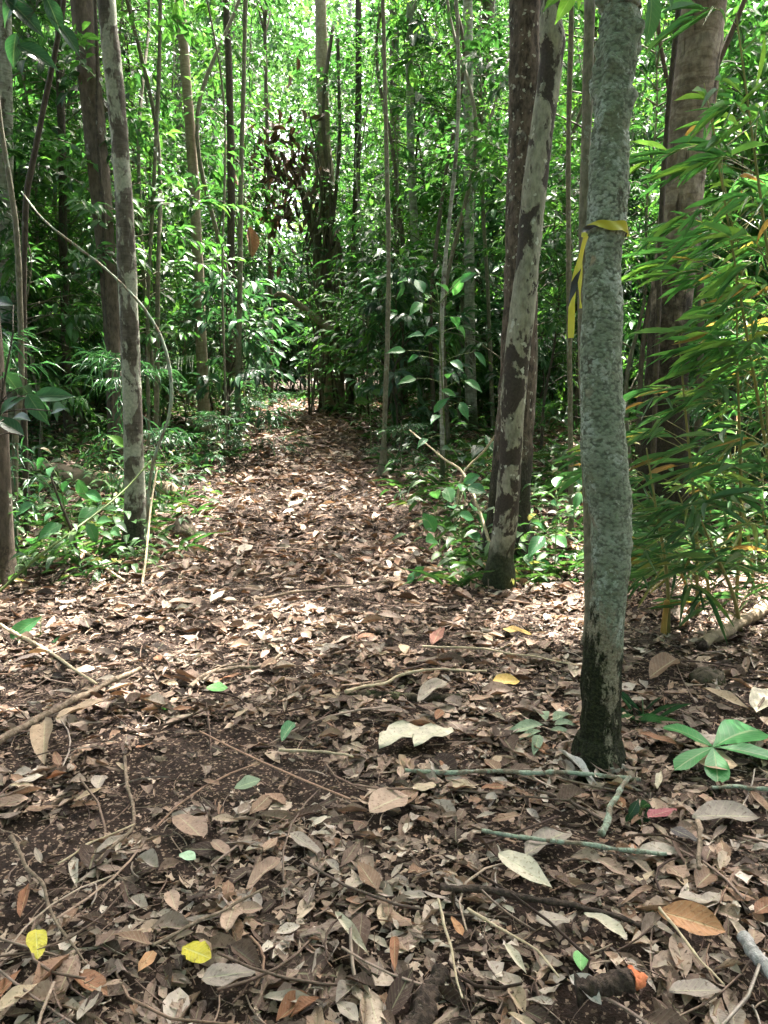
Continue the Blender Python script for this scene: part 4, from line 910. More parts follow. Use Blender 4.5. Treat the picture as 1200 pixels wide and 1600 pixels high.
# rootlets, leaf stalks and twiglets lying through the litter
rg = RS(82); n = 6500
y = .9 + 9 * rg.rand(n) ** 1.6; x = (rg.rand(n) * 2 - 1) * (.58 * y + 1); L = np.exp(rg.normal(size=n) * .5) * .07; big = rg.rand(n) < .09; L[big] *= 3.2; an = rg.rand(n) * 6.283
d = np.stack([np.cos(an), np.sin(an), rg.normal(size=n) * .12], 1); z = G(x, y) + .008 + .03 * rg.rand(n) + .012 * big; c = np.stack([x, y, z], 1)
side = np.stack([-d[:, 1], d[:, 0], np.zeros(n)], 1); bow = (rg.normal(size=n) * .12 * L)[:, None]; r = .0008 + .0018 * rg.rand(n) ** 2; r[big] += .0015 + .0018 * rg.rand(int(big.sum()))
t = np.linspace(-.5, .5, 5); P = c[:, None] + d[:, None] * (t[None, :, None] * L[:, None, None]) + side[:, None] * (bow[:, None] * (1 - 4 * t ** 2)[None, :, None])
ring = np.array([[1, 0], [-.5, .87], [-.5, -.87]]); up = np.array([0, 0, 1.])
V = P[:, :, None] + (side[:, None, None] * ring[None, None, :, :1] + up * ring[None, None, :, 1:]) * r[:, None, None, None]
i = np.arange(4)[:, None] * 3; j = np.arange(3)[None]; f0 = np.stack([i + j, i + (j + 1) % 3, i + 3 + (j + 1) % 3, i + 3 + j], -1).reshape(-1, 4)
F = (f0[None] + (np.arange(n) * 15)[:, None, None]).reshape(-1, 4)
AA = np.concatenate([np.zeros((n, 15, 1)) + .5, np.zeros((n, 15, 1)), np.broadcast_to((.1 + .85 * rg.rand(n) ** 1.3)[:, None, None], (n, 15, 1))], -1).reshape(-1, 3)
tag(link('twig_litter', mesh('twig_litter', V.reshape(-1, 3), F, M['litter'], AA)), 'fine twigs and rootlets strewn through the fallen leaves', 'twigs', kind='stuff')

# ------------------------------------------------------------------ single fallen leaves
from mathutils import Matrix
def leaf_mesh(key, tm, mat, rnd=0.0):
    V, F, A = tm; return mesh(key, V, F, mat, np.c_[A, np.full(len(V), rnd)])
def orient(pos, xd, nd, L, Wd):
    x = norm(np.asarray(xd, float)); nd = np.asarray(nd, float); z = norm(nd - x * float(nd @ x)); y = np.cross(z, x)
    m = np.eye(4); m[:3, 0] = x * L; m[:3, 1] = y * Wd; m[:3, 2] = z * L; m[:3, 3] = pos
    return Matrix(m.tolist())
BIG = {'ellip': leaf_t(11, 'ellip', .12, -.05, .05, .3, .2, 7, 1), 'acum': leaf_t(11, 'acum', .18, .06, .06, 0, -.3, 7, 2), 'lance': leaf_t(11, 'lance', .25, -.06, .04, 0, .4, 7, 3),
       'obov': leaf_t(11, 'obov', -.12, .06, .08, .3, .3, 7, 4), 'ovate': leaf_t(11, 'ovate', .12, -.05, .06, 0, -.3, 7, 5), 'curl': leaf_t(11, 'ellip', .5, .04, .08, .3, .6, 7, 6),
       'torn': leaf_t(11, 'round', .05, -.05, .08, .2, .2, 9, 8, .4), 'round': leaf_t(9, 'round', .08, -.05, .06, .2, 0, 7, 9)}
_lm = {}
def lmesh(kind, mat):
    if (kind, mat) not in _lm: _lm[(kind, mat)] = leaf_mesh('leaf', BIG[kind], M[mat])
    return _lm[(kind, mat)]
def fallen(label, p0, p1, ratio, kind, mat, dz=.045, tilt=(0, 0), cat='leaf', name='fallen_leaf', group=None):
    a, b = gp(*p0), gp(*p1); d = b - a; L = float(np.linalg.norm(d)); a[2] += dz; b[2] += dz
    rg = RS(int(p0[0] * 7 + p0[1])); nd = np.array([rg.normal() * .12 + tilt[0], rg.normal() * .12 + tilt[1], 1.0])
    g_ = norm(d[:2]); wp_ = ratio * math.hypot(p1[0] - p0[0], p1[1] - p0[1]); dep = (a[1] + b[1]) / 2 * _cp + (CAMZ - a[2]) * _sp; sn = (CAMZ - a[2]) / math.hypot(a[1], CAMZ)
    Wd_ = min(wp_ * dep / FPX / math.sqrt(g_[1] ** 2 + (g_[0] * sn) ** 2), L * .95)
    o = link(name, lmesh(kind, mat)); o.matrix_basis = orient(a, b - a, nd, L, Wd_)
    return tag(o, label, cat, group)
for f in FALL: fallen(*f)
# the other large dry leaves of the foreground
rg = RS(83); CLS = [('d_tan', 'tan'), ('d_brown', 'dark brown'), ('d_grey', 'grey'), ('d_mauve', 'pinkish brown'), ('d_rust', 'rust-coloured'), ('d_tan', 'tan'), ('d_grey', 'grey'), ('d_mauve', 'pinkish brown'), ('d_brown', 'dark brown')]
KK = ['ellip', 'acum', 'lance', 'obov', 'ovate', 'curl', 'torn', 'ellip', 'acum', 'lance']
SHAPE = {'ellip': 'oval', 'acum': 'pointed', 'lance': 'narrow', 'obov': 'blunt', 'ovate': 'egg-shaped', 'curl': 'curled', 'torn': 'torn'}
cnt = 0
while cnt < 256:
    y = 1.15 + 2.6 * rg.rand() ** 1.2; x = (rg.rand() * 2 - 1) * (.54 * y + .15)
    if rg.rand() < .85 * float(soil(np.array(x), np.array(y))): continue
    if (np.hypot(x - SPOTS[:, 0], y - SPOTS[:, 1]) < SPOTS[:, 2] + .05).any(): continue
    mt, cw = CLS[rg.randint(len(CLS))]; kd = KK[rg.randint(len(KK))]
    L = .06 + .065 * rg.rand() ** 1.4; an = rg.rand() * 6.283
    xd = np.array([math.cos(an), math.sin(an), rg.normal() * .12]); nd = np.array([rg.normal() * .10, rg.normal() * .10 - .05, 1.0])
    o = link('fallen_leaf', lmesh(kd, mt)); o.matrix_basis = orient(onG([x, y, 0], .022 + .02 * rg.rand()) - norm(xd) * L * .5, xd, nd, L, L * (.26 if kd == 'lance' else .36 + .18 * rg.rand()))
    zone = 'left half' if x < 0 else 'right half'
    tag(o, f'{SHAPE[kd]} {cw} dry leaf among the foreground litter, {zone}', 'leaf', f'{SHAPE[kd]} {cw} dry leaves in the foreground, {zone}'); cnt += 1

# ------------------------------------------------------------------ sticks, logs, stone, stump
def stick(name, label, pts, w, mat, lift=.02, cat='stick', seg=8, amp=.15, ends=None, n=None):
    P = []
    for p in pts:
        q_ = gp(p[0], p[1]); q_[2] += lift + .015 + (p[2] if len(p) > 2 else 0); P.append(q_)
    P = np.array(P)
    if len(P) > 2:
        rj = RS(int(pts[0][0] * 3 + pts[0][1])); m_ = 2 * len(P); w = tuple(w) if isinstance(w, tuple) else w; P = spline(P, m_); P[1:-1] += rj.normal(size=(m_ - 2, 3)) * [1, 1, .5] * min(.006, .05 * float(np.linalg.norm(P[1] - P[0])))
    dep = P[:, 1] * _cp - (P[:, 2] - CAMZ) * _sp
    w = np.linspace(w[0], w[1] * .8, len(P)) if isinstance(w, tuple) else np.full(len(P), w, float)
    r = .5 * w * dep / FPX; base = onG(P[0])
    o = thing(name, label, cat, base)
    seed = int(abs(P[0][0]) * 977 + P[0][1] * 131) % 1000
    V, F = tube(P, r, n or (16 + 10 * len(P)), seg, lambda V, rr: amp * rr[:, None] * 2 * fbm(V * 40, seed, 3))
    link('wood', mesh('wood', V - base, F, M[mat]), o)
    if ends:
        # broken end showing the heartwood
        k = 0 if ends[0] == 0 else -1; dirv = norm((P[0] - P[1]) if k == 0 else (P[-1] - P[-2])); e = P[k]
        V, F = tube([e - dirv * r[k] * .3, e + dirv * r[k] * ends[2] * .5, e + dirv * r[k] * ends[2]], [r[k] * 1.03, r[k] * .9, r[k] * .35], 12, 16, lambda V, rr: .55 * rr[:, None] * fbm(V * 70, 5, 3))
        V = V + dirv * (r[k] * .9 * np.maximum(0, fbm(V * 90, 8, 2)))[:, None]
        link('broken_end', mesh('broken_end', V - base, F, M[ends[1]]), o)
    return o, base
stick('stick', 'straight greenish lichened stick lying across in front of the lichened tree', [(632, 1226), (720, 1229), (830, 1229), (920, 1231), (1000, 1238)], (7, 9), 'lichstick', .03)
stick('stick', 'short pale green stick slanting down from the long lichened stick', [(938, 1326), (958, 1282), (982, 1238)], (11, 8), 'lichstick', .04)
stick('stick', 'thin pale green stick below the scraped soil by the lichened tree', [(752, 1328), (800, 1336), (900, 1346), (1040, 1362)], (6, 9), 'lichstick', .035)
stick('stick', 'dark brown stick slanting across the lower right litter', [(688, 1414), (780, 1420), (860, 1432), (940, 1452), (1000, 1474)], (13, 9), 'darkstick', .03)
stick('broken_branch', 'dark rotten branch with a bright orange broken end at the bottom edge', [(898, 1584), (930, 1582), (984, 1570)], (36, 34), 'darkstick', .042, 'branch', 14, .32, ends=(1, 'orangewood', .9))
stick('log_piece', 'dark log end cut by the bottom edge', [(640, 1640), (660, 1590), (690, 1535)], (44, 34), 'darkstick', .006, 'log', 16, .28)
stick('stick', 'silver-grey stick at the right edge near the bottom corner', [(1160, 1494), (1182, 1530), (1214, 1572)], (22, 26), 'greywood', .03, seg=12)
stick('log_piece', 'cut tan branch lying at the right edge, its dark end facing the trail', [(1096, 1022), (1120, 1006), (1160, 985), (1215, 952)], (18, 22), 'log', .03, 'log', 14, ends=(0, 'darkstick', .5))
stick('stick', 'long grey-brown branch lying at the left edge of the trail', [(-20, 1186), (60, 1138), (130, 1098), (180, 1076), (220, 1056)], (13, 9), 'twig', .02, 'branch', 10)
stick('stick', 'straight straw-coloured stalk slanting down from the left edge', [(-10, 984), (70, 1030), (152, 1086)], (6, 5), 'straw', .035, 'stalk')
stick('root', 'curved brown root lying across the trail behind the lime-green leaf', [(298, 1086), (330, 1062), (370, 1050), (410, 1046), (438, 1028)], (8, 6), 'twig', .015, 'root')
stick('root', 'thin wiry root standing in a curve on the scraped soil', [(196, 1196, .02), (200, 1230), (208, 1262), (208, 1300), (190, 1330), (150, 1362)], 5, 'twig', .018, 'root')
stick('stick', 'pale straw stick lying across the trail by the grey bark slab', [(540, 1104), (600, 1082), (660, 1068), (760, 1066)], (6, 4), 'straw', .035)
stick('stick', 'pale forked twig lying near the dark green leaf', [(436, 1184), (480, 1186), (520, 1190), (552, 1202)], (6, 4), 'straw', .03)
stick('log_piece', 'half-buried rotten log under the pale straw stick', [(540, 1086), (620, 1090), (700, 1094), (752, 1090)], (16, 20), 'mosslog', -.012, 'log', 12)
stick('stick', 'thin pale stick lying across the trail towards the mottled tree', [(660, 1030), (740, 1034), (860, 1048), (900, 1056)], (4, 3), 'straw', .04)
stick('stick', 'brown stick slanting at the lower left, left of the bright yellow leaf', [(240, 1506), (300, 1474), (350, 1448), (420, 1410)], (6, 5), 'twig', .03)
stick('stick', 'leaning olive stick at the left edge of the lower litter', [(22, 1348, .06), (60, 1410, .03), (92, 1462), (136, 1530)], (7, 4), 'twig', .02)
stick('stick', 'pale straight twig lying across the scraped soil', [(92, 1364), (150, 1332), (212, 1304)], (4, 3), 'straw', .025)
stick('stick', 'thin pale stick slanting below the dark brown stick', [(730, 1450), (780, 1480), (830, 1512), (872, 1560)], (5, 4), 'straw', .035)
stick('stick', 'long thin tan stalk slanting through the lower right litter', [(1028, 1450), (1060, 1492), (1090, 1530), (1128, 1574)], (5, 4), 'straw', .035)
stick('stick', 'forked pale stalk near the bottom centre', [(684, 1446), (694, 1490), (706, 1530), (722, 1600)], (5, 4), 'straw', .05)
stick('stick', 'upright grey-brown stick near the right edge beside the slate leaf', [(1088, 1316, .02), (1090, 1350, .03), (1090, 1390, .02)], (9, 8), 'twig', .03)
stick('stick', 'grey twig at the right edge below the five-leaved seedling', [(1110, 1250), (1150, 1250), (1210, 1256)], (6, 8), 'lichstick', .03)
stick('stick', 'brown twig crossing the middle of the trail', [(400, 948), (470, 934), (540, 926), (612, 918)], (5, 3), 'twig', .03)
stick('stick', 'small grey twig on the trail left of centre', [(318, 1086), (346, 1062), (388, 1052)], (4, 3), 'twig', .05)
stick('stick', 'thin stick on the left, above the straw-coloured stalk', [(104, 860), (150, 890), (196, 926)], (5, 4), 'straw', .05)
stick('stick', 'pale branch lying on the sunlit litter at the right of the trail', [(640, 836), (680, 812), (716, 792)], (9, 6), 'log', .03, 'branch')
# leaning dry stalks
def stalk(label, pts, w, mat='straw', name='dry_stalk'):
    P = []
    for k, (px, py, Y) in enumerate(pts): P.append(at(px, py, Y))
    zs = [p[2] - float(G(p[0], p[1])) for p in P]; k = int(np.argmin(zs)); P[k] = onG(P[k], -.02)
    base = onG(P[k]); o = thing(name, label, 'stalk', base); dep = P[0][1]
    V, F = tube(P, np.linspace(w[0], w[1], len(P)) * .5 * dep / FPX, 50, 7, lambda V, rr: .1 * rr[:, None] * fbm(V * 50, 4, 2)); link('stem', mesh('stem', V - base, F, M[mat]), o)
stalk('pale dead stalk leaning on the foot of the patchy tree', [(222, 940, 4.45), (228, 870, 4.7), (236, 790, 5.0), (246, 730, 5.2)], (5, 3))
stalk('long pale green stalk arching from the left edge up to the patchy tree', [(-10, 916, 4.4), (60, 870, 4.5), (120, 825, 4.7), (190, 770, 5.1), (236, 720, 5.3)], (5, 3), 'bkgreen')
stalk('dry pale stalk leaning down onto the foot of the mottled tree', [(780, 790, 5.05), (730, 750, 5.6), (690, 714, 6.2), (640, 672, 7.0)], (6, 3))
stalk('second thin dry stalk crossing behind the ovate-leaved seedling', [(710, 760, 6.0), (722, 745, 6.0), (760, 700, 6.0), (800, 640, 6.0)], (4, 3))
stalk('dark twiggy stem standing in the low shrub on the left', [(128, 880, 4.9), (112, 830, 4.9), (92, 780, 4.9), (78, 740, 4.9)], (6, 3), 'bk_dstem')
# fallen log behind the patchy tree, mossy stump, stone
Pl = [onG(at(x, y, yy), .035) for x, y, yy in ((20, 722, 7.2), (90, 720, 7.1), (170, 718, 7.0), (270, 735, 6.8))]
base = onG(Pl[0]); o = thing('fallen_log', 'pale tan fallen log lying behind the patchy tree', 'log', base)
V, F = tube(Pl, [.09, .10, .10, .085], 80, 18, lambda V, r: .018 * fbm(V * [5, 14, 14], 6, 4)); link('wood', mesh('wood', V - base, F, M['log']), o)
b = gp(287, 838); o = thing('stump', 'small mossy stump at the left edge of the trail', 'stump', b)
V, F = tube([b - [0, 0, .08], b + [0, 0, .03], b + [.0, .02, .10], b + [.015, .02, .16], b + [.02, .02, .165]], [.13, .09, .065, .045, .01], 40, 24, lambda V, r: .035 * fbm(V * [11, 11, 7], 8, 4)); link('wood', mesh('wood', V - b, F, M['mosslog']), o)
def blob(name, label, px, py, s, mat, seed, cat, dz=.0):
    b = gp(px, py); th = np.linspace(0, 2 * np.pi, 26, endpoint=False); ph = np.linspace(.05, np.pi - .05, 16)
    PH, TH = np.meshgrid(ph, th, indexing='ij'); N = np.stack([np.sin(PH) * np.cos(TH), np.sin(PH) * np.sin(TH), np.cos(PH)], -1)
    N = N * (1 + .28 * fbm(N * 1.6, seed, 3) + .06 * fbm(N * 7, seed + 3, 2))[..., None]
    V = (N * s).reshape(-1, 3) + [0, 0, s[2] * .45 + dz]; i, j = np.meshgrid(np.arange(15), np.arange(26), indexing='ij')
    F = np.stack([i * 26 + j, i * 26 + 26 + j, i * 26 + 26 + (j + 1) % 26, i * 26 + (j + 1) % 26], -1).reshape(-1, 4)
    F = np.vstack([F, [[k, k + 1, (k + 2) % 26, 0] for k in range(2, 24, 2)], ])
    return tag(link(name, mesh(name, V, F, M[mat]), None, b), label, cat)
blob('stone', 'pale lumpy stone touching the foot of the lichened tree', 952, 1216, (.055, .04, .05), 'rock', 4, 'stone')
blob('wood_chunk', 'dark mossy chunk of wood below the cut tan branch', 1106, 1066, (.07, .05, .045), 'mosslog', 9, 'wood')
#PART5
# ------------------------------------------------------------------ plants whose leaves can be told apart: every leaf its own part
GL = {'ovate': leaf_t(9, 'acum', .22, -.28, .03, 0, .1, 5, 1), 'ellip': leaf_t(9, 'ellip', .2, -.22, .03, 0, -.1, 5, 2), 'obov': leaf_t(9, 'obov', .15, -.18, .03, 0, .1, 5, 3),
      'blade': leaf_t(8, 'lance', .3, -.06, .02, 0, .5, 3, 4), 'blade2': leaf_t(8, 'lance', .3, -.16, .02, 0, -.6, 3, 5)}
_gm = {}
def gmesh(kind, mat):
    if (kind, mat) not in _gm: _gm[(kind, mat)] = leaf_mesh('leaf', GL[kind], M[mat])
    return _gm[(kind, mat)]
def add_leaf(o, base, pos, xd, nd, L, Wd, kind, mat, name='leaf'):
    q_ = link(name, gmesh(kind, mat), o); q_.matrix_basis = orient(np.asarray(pos) - base, xd, nd, L, Wd); return q_
def leafy(name, label, cat, base_px, leaves, Y, mat, kind, stem_mat='bkgreen', ratio=.5, seed=0, jit=.25, base=None, stem_r=.005, drop=.4):
    """leaves: (px, py of leaf centre, length in px); each leaf on its own stalk from one of the stem's nodes"""
    rg = RS(seed); b = gp(*base_px) if base is None else base
    o = thing(name, label, cat, b)
    C = [at(px, py, Y + rg.normal() * jit) for px, py, l in leaves]; top = np.mean(C, 0); zmax = max(c[2] for c in C)
    P = [b - [0, 0, .02], b * .55 + top * .45, np.array([top[0], top[1], zmax * .6 + top[2] * .4])]
    S = spline(np.array(P), 30); V, F = tube(P, [stem_r, stem_r * .8, stem_r * .45], 30, 8); link('stem', mesh('stem', V - b, F, M[stem_mat]), o)
    for (px, py, l), c in zip(leaves, C):
        dep = c[1]; L = l * dep / FPX; j = int(np.argmin(np.abs(S[:, 2] - (c[2] - .03)))); a = S[j]
        d = c - a; d[2] = min(d[2], .05); d = norm(d + rg.normal(size=3) * .15); d[2] -= drop * rg.rand() * .6
        nd = np.array([rg.normal() * .35, -.95 + rg.normal() * .35, .8]); d = norm(d); p0 = c - d * L * .5
        add_leaf(o, b, p0, d, nd, L, L * ratio * (.9 + .2 * rg.rand()), kind, mat)
        V, F = limb([a, (a + p0) / 2 + [0, 0, .015], p0], stem_r * .4, stem_r * .3, 6, 4); link('leaf_stalk', mesh('leaf_stalk', V - b, F, M[stem_mat]), o)
    return o, b
leafy('ovate_seedling', 'low seedling with rounded jade leaves at the right of the trail, before the mottled tree', 'seedling', (724, 872),
      [(680, 770, 34), (701, 771, 34), (722, 760, 26), (743, 763, 34), (727, 776, 20), (707, 790, 30), (743, 792, 34), (730, 806, 30), (757, 812, 30), (672, 817, 36), (705, 824, 28), (676, 842, 38), (744, 838, 32), (735, 748, 30)], gp(724, 872)[1] + .1, 'jade', 'ellip', ratio=.62, seed=1, jit=.12)
leafy('small_seedling', 'tiny two-leaved seedling at the right of the trail below the rounded-leaved one', 'seedling', (650, 915), [(653, 893, 32), (642, 903, 24)], gp(650, 915)[1], 'jade', 'ellip', seed=2, jit=.03)
leafy('bright_seedling', 'seedling with bright jade leaves between the mottled and the lichened tree', 'seedling', (866, 905),
      [(872, 748, 42), (905, 748, 40), (870, 788, 34), (897, 803, 28), (902, 782, 34), (838, 850, 56), (872, 842, 46), (826, 872, 40), (850, 880, 36), (884, 868, 34), (846, 822, 34)], gp(866, 905)[1] + .1, 'jade', 'ovate', ratio=.42, seed=3, jit=.15)
leafy('broad_sapling', 'bright green broad-leaved sapling left of the mottled tree', 'sapling', (700, 745),
      [(645, 523, 38), (670, 519, 36), (620, 547, 34), (643, 560, 26), (637, 593, 34), (703, 583, 36), (714, 568, 36), (688, 632, 34), (702, 613, 26), (680, 652, 30), (627, 438, 32), (655, 443, 38), (693, 446, 38), (714, 449, 36), (730, 432, 30), (668, 460, 30), (650, 480, 34),
       (712, 500, 38), (725, 520, 34), (740, 600, 34), (660, 690, 30), (725, 640, 34), (752, 560, 30)], 6.6, 'jade', 'ovate', ratio=.42, seed=4, jit=.35, stem_r=.008)
leafy('hanging_leaf', 'single bright leaf on a thin twig against the dark end of the trail', 'seedling', (580, 720), [(567, 626, 26), (590, 612, 18)], 8.4, 'lime', 'ovate', seed=5, jit=.05, ratio=.6)
leafy('big_leaved_shrub', 'shrub with big dark glossy leaves reaching in from the left edge', 'shrub', None,
      [(12, 632, 60), (22, 597, 58), (82, 616, 62), (57, 638, 60), (87, 637, 50), (12, 662, 60), (40, 612, 50), (-10, 600, 60), (30, 650, 50), (-20, 640, 60), (0, 470, 46)], 3.7, 'dark', 'ovate', ratio=.42, seed=6, jit=.15, base=onG([-2.25, 3.75, 0]), stem_r=.009, stem_mat='bk_dstem')
leafy('low_shrub', 'low shrub of dull green ovate leaves at the foot of the patchy tree', 'shrub', (120, 880),
      [(20, 817, 46), (82, 803, 48), (135, 803, 46), (170, 793, 44), (77, 828, 46), (145, 832, 40), (130, 768, 42), (80, 732, 40), (50, 842, 36), (110, 845, 40), (160, 812, 34), (35, 795, 40), (60, 765, 36), (100, 760, 30), (150, 775, 36), (180, 830, 30), (15, 850, 40), (95, 780, 34), (60, 725, 34)], 4.95, 'jade', 'ovate', ratio=.5, seed=7, jit=.3, stem_r=.006)
leafy('lit_sprig', 'sprig with two bright leaves catching the sun left of the patchy trunk', 'seedling', (176, 800), [(184, 688, 34), (164, 696, 28), (172, 715, 20)], 5.5, 'lime', 'ovate', seed=8, jit=.05)
leafy('creeping_plant', 'lobed green leaf flat on the litter at the left edge', 'plant', (40, 1000), [(38, 980, 60), (94, 1004, 40), (68, 1018, 30)], gp(40, 1000)[1], 'jade', 'obov', seed=9, jit=.05, ratio=.75)
leafy('ground_sprout', 'small green sprout left of the sunlit trail by the stump', 'seedling', (325, 735), [(318, 715, 30), (334, 716, 26), (306, 718, 26), (322, 726, 24)], gp(325, 735)[1], 'jade', 'ellip', seed=10, jit=.05, ratio=.36)
leafy('sprout', 'tiny bright two-leaved sprout below the five-leaved seedling', 'seedling', (1112, 1278), [(1110, 1258, 22), (1114, 1272, 20)], gp(1112, 1278)[1], 'lime', 'ellip', seed=12, jit=.01, ratio=.7)
leafy('sprout', 'green sprout growing through the litter between the two lichened sticks', 'seedling', (1000, 1290), [(992, 1262, 34), (1008, 1256, 34), (984, 1276, 26), (1012, 1274, 28)], gp(1000, 1290)[1], 'dark', 'ovate', seed=13, jit=.03)
leafy('sprout', 'little green sprout on the trail, left of the lime leaf', 'seedling', (262, 1112), [(258, 1104, 24), (270, 1108, 22)], gp(262, 1112)[1], 'jade', 'ellip', seed=14, jit=.01)
leafy('shaded_seedling', 'dark seedling in the shade behind the foot of the mottled tree', 'seedling', (740, 740), [(745, 702, 36), (765, 690, 34), (722, 715, 30), (750, 722, 34), (780, 700, 30), (700, 700, 30)], 6.4, 'dark', 'ovate', seed=15, jit=.2)
# five-leaved seedling at the right edge
def onplane(px, py, z):
    d = ray(px, py); return np.array([0, 0, CAMZ]) + d * ((z - CAMZ) / d[2])
b = gp(1122, 1218); zc = b[2] + .07; c = onplane(1114, 1168, zc); o = thing('five_leaved_seedling', 'bright green five-leaved seedling standing on the litter at the right edge', 'seedling', b)
V, F = limb([b - [0, 0, .02], (b + c) / 2, c], .004, .003, 8, 6); link('stem', mesh('stem', V - b, F, M['bkgreen']), o)
mj = mat_leaf('seedling_leaf', [(0, (0.06, 0.27, 0.075)), (1, (0.075, 0.31, 0.09))], .25, rough=.4, vein=.8, side=.25, mottle=.1); M['seed5'] = mj
for (tx, ty, dz, rt) in ((1042, 1122, .02, .50), (1184, 1122, .03, .62), (1212, 1172, .01, .42), (1058, 1190, -.01, .5), (1124, 1212, -.02, .62)):
    e = onplane(tx, ty, zc + dz); L = float(np.linalg.norm(e - c)) * 1.05; add_leaf(o, b, c, e - c, [0, -.15, 1], L, L * rt, 'obov', 'seed5')
# dull green leaves lying left of the lichened tree's foot
b = gp(858, 1150); o = thing('flattened_plant', 'flattened plant with dull folded green leaves left of the lichened tree foot', 'plant', b)
for k, (a_, e_) in enumerate((((850, 1132), (782, 1138)), ((846, 1142), (806, 1150)), ((852, 1126), (834, 1094)), ((864, 1126), (902, 1104)), ((866, 1132), (906, 1124)), ((860, 1140), (900, 1140)), ((842, 1148), (836, 1172)))):
    p, e = onplane(*a_, b[2] + .045), onplane(*e_, b[2] + .045); L = float(np.linalg.norm(e - p)); add_leaf(o, b, p, e - p, [.2 * (-1) ** k, -.2, 1], L, L * .32, 'ovate', 'd_sage')
b = gp(1000, 1130); o = thing('grass_tuft', 'small tuft of dark green blades right of the lichened tree foot', 'grass', b); rg = RS(3)
for k in range(12):
    an = rg.rand() * 6.28; add_leaf(o, b, b + [rg.normal() * .02, rg.normal() * .02, 0], [math.cos(an), math.sin(an), .5 + .5 * rg.rand()], [0, 0, 1], .12 + .08 * rg.rand(), .008, 'blade2', 'dark')
# leaves hanging into the picture from twigs overhead: parts of the trees that carry them
def overhead(o, b, start, leaves, Y, mat, kind, ratio, r=.006):
    pts = [start] + [np.mean([at(px, py - 30, Y) for px, py, l, dx, dy in leaves], 0)]
    pts.insert(1, (pts[0] + pts[1]) / 2 + [0, 0, .25]); V, F = limb(pts, r * 1.6, r * .4, 16, 6); link('branch', mesh('branch', V - b, F, M['bk_dstem']), o)
    for (px, py, l, dx, dy) in leaves:
        c = at(px, py, Y); L = l * Y / FPX; d = norm(np.array([dx, .15, -dy], float)); p = c - d * L * .5
        add_leaf(o, b, p, d, [.3, -.9, .5], L, L * ratio, kind, mat)
        V, F = limb([pts[2], (pts[2] + p) / 2 + [0, 0, .02], p], r * .35, r * .25, 6, 4); link('leaf_stalk', mesh('leaf_stalk', V - b, F, M['bk_dstem']), o)
overhead(t1, b1, P1[-3], [(1020, 28, 70, .2, 1), (1046, -20, 60, .6, .6), (985, -24, 60, -.4, .6)], Y1 + .3, 'dark', 'ovate', .42)
overhead(t2, b2, P2[-2], [(884, 8, 50, -.5, .8), (868, -6, 46, -.8, .5), (905, -16, 50, .4, .8)], Y2 - .3, 'lime', 'ovate', .4)
overhead(t_lean, b_lean, at(95, 30, 5.5), [(40, 22, 66, .7, .5), (86, 24, 52, .4, .9), (12, 10, 60, -.6, .5), (60, 84, 60, .9, .3), (20, 80, 50, -.3, .8), (110, 60, 44, .6, .7)], 5.1, 'dark', 'ovate', .45)
# withered leaf on the slim sapling
pass
p = at(390, 378, 8.4); o = link('withered_leaf', lmesh('curl', 'd_brown')); o.matrix_basis = orient(p + [0, 0, .16], [0.05, 0, -1], [.5, -.8, .1], .32, .13); tag(o, 'large withered red-brown leaf hanging beside the slim pale sapling', 'leaf')

# dark bushes at the left foot of the trail bank
for k, (px, py, q, lb) in enumerate([(398, 722, .62, 'dense dark low bush at the left edge of the trail before the bend'), (345, 735, .5, 'small dark bush between the stump and the slim pale sapling'), (262, 770, .5, 'small leafy bush right behind the foot of the patchy tree'), (620, 745, .45, 'small bush at the foot of the knotted sapling')]):
    b = gp(px, py); o = thing('low_bush', lb, 'bush', b, None, k * 1.7); kd = [t_ for t_ in KINDS if t_[0] == 'lance' and t_[2] < 2][0]
    o.scale = (q * 1.2, q * 1.2, q * .75); link('stem', kd[3][0], o); link('foliage', kd[3][1], o)
# ------------------------------------------------------------------ bamboo clump at the right: culm, twigs, every leaf
def bamboo(label, b, top, lean, nspray, Ll, mat, seed, extra=(), wide=.34):
    rg = RS(seed); o = thing('bamboo_shoot', label, 'bamboo', b, 'bamboo at the right of the trail')
    P = [b - [0, 0, .04], b + (top - b) * .35 + lean * -.25, b + (top - b) * .72 + lean * -.1, top]
    S = spline(np.array(P), 60); V, F = tube(P, [.010, .009, .006, .003], 60, 8); link('culm', mesh('culm', V - b, F, M['culm']), o)
    tw = []
    for k in range(int(nspray * 1.45)):
        f = (.14 if mat == 'bamboo' else .45) + (.85 if mat == 'bamboo' else .54) * rg.rand(); a = S[int(f * 59)]; an = rg.rand() * 6.283
        d = np.array([math.cos(an) * 1.0 - .55, math.sin(an) * .6 - .1, .15 + .3 * rg.rand()]); ln = wide * (.5 + .8 * rg.rand()); e = a + norm(d) * ln - [0, 0, .10 * ln]
        m = a + norm(d) * ln * .55 + [0, 0, .04]; tw.append(limb([a, m, e], .0022, .0012, 6, 4)); C = spline(np.array([a, m, e]), 20); T = norm(C[-1] - C[-6])
        nl = rg.randint(5, 9)
        for q_ in range(nl):
            t = q_ / max(1, nl - 1); p = C[int(8 + 11 * t)]; sg = 1 if q_ % 2 else -1; S_ = norm(np.cross(T, [0, 0, 1.0]))
            xd = T * (.5 + .6 * t) + S_ * sg * (.75 - .6 * t) + np.array([-.2, 0, .30 - .6 * rg.rand()]) + rg.normal(size=3) * .2
            L = Ll * 1.12 * (.6 + .6 * rg.rand()); add_leaf(o, b, p, xd, np.array([0, -.6, 1.0]) + rg.normal(size=3) * .4, L, L * (.075 + .035 * rg.rand()), 'blade' if rg.rand() < .6 else 'blade2', mat)
    [link('twig', mesh('twig', V - b, F, M['culm']), o) for V, F in tw]
    return o
def wp(px, py, Y): return at(px, py, Y)
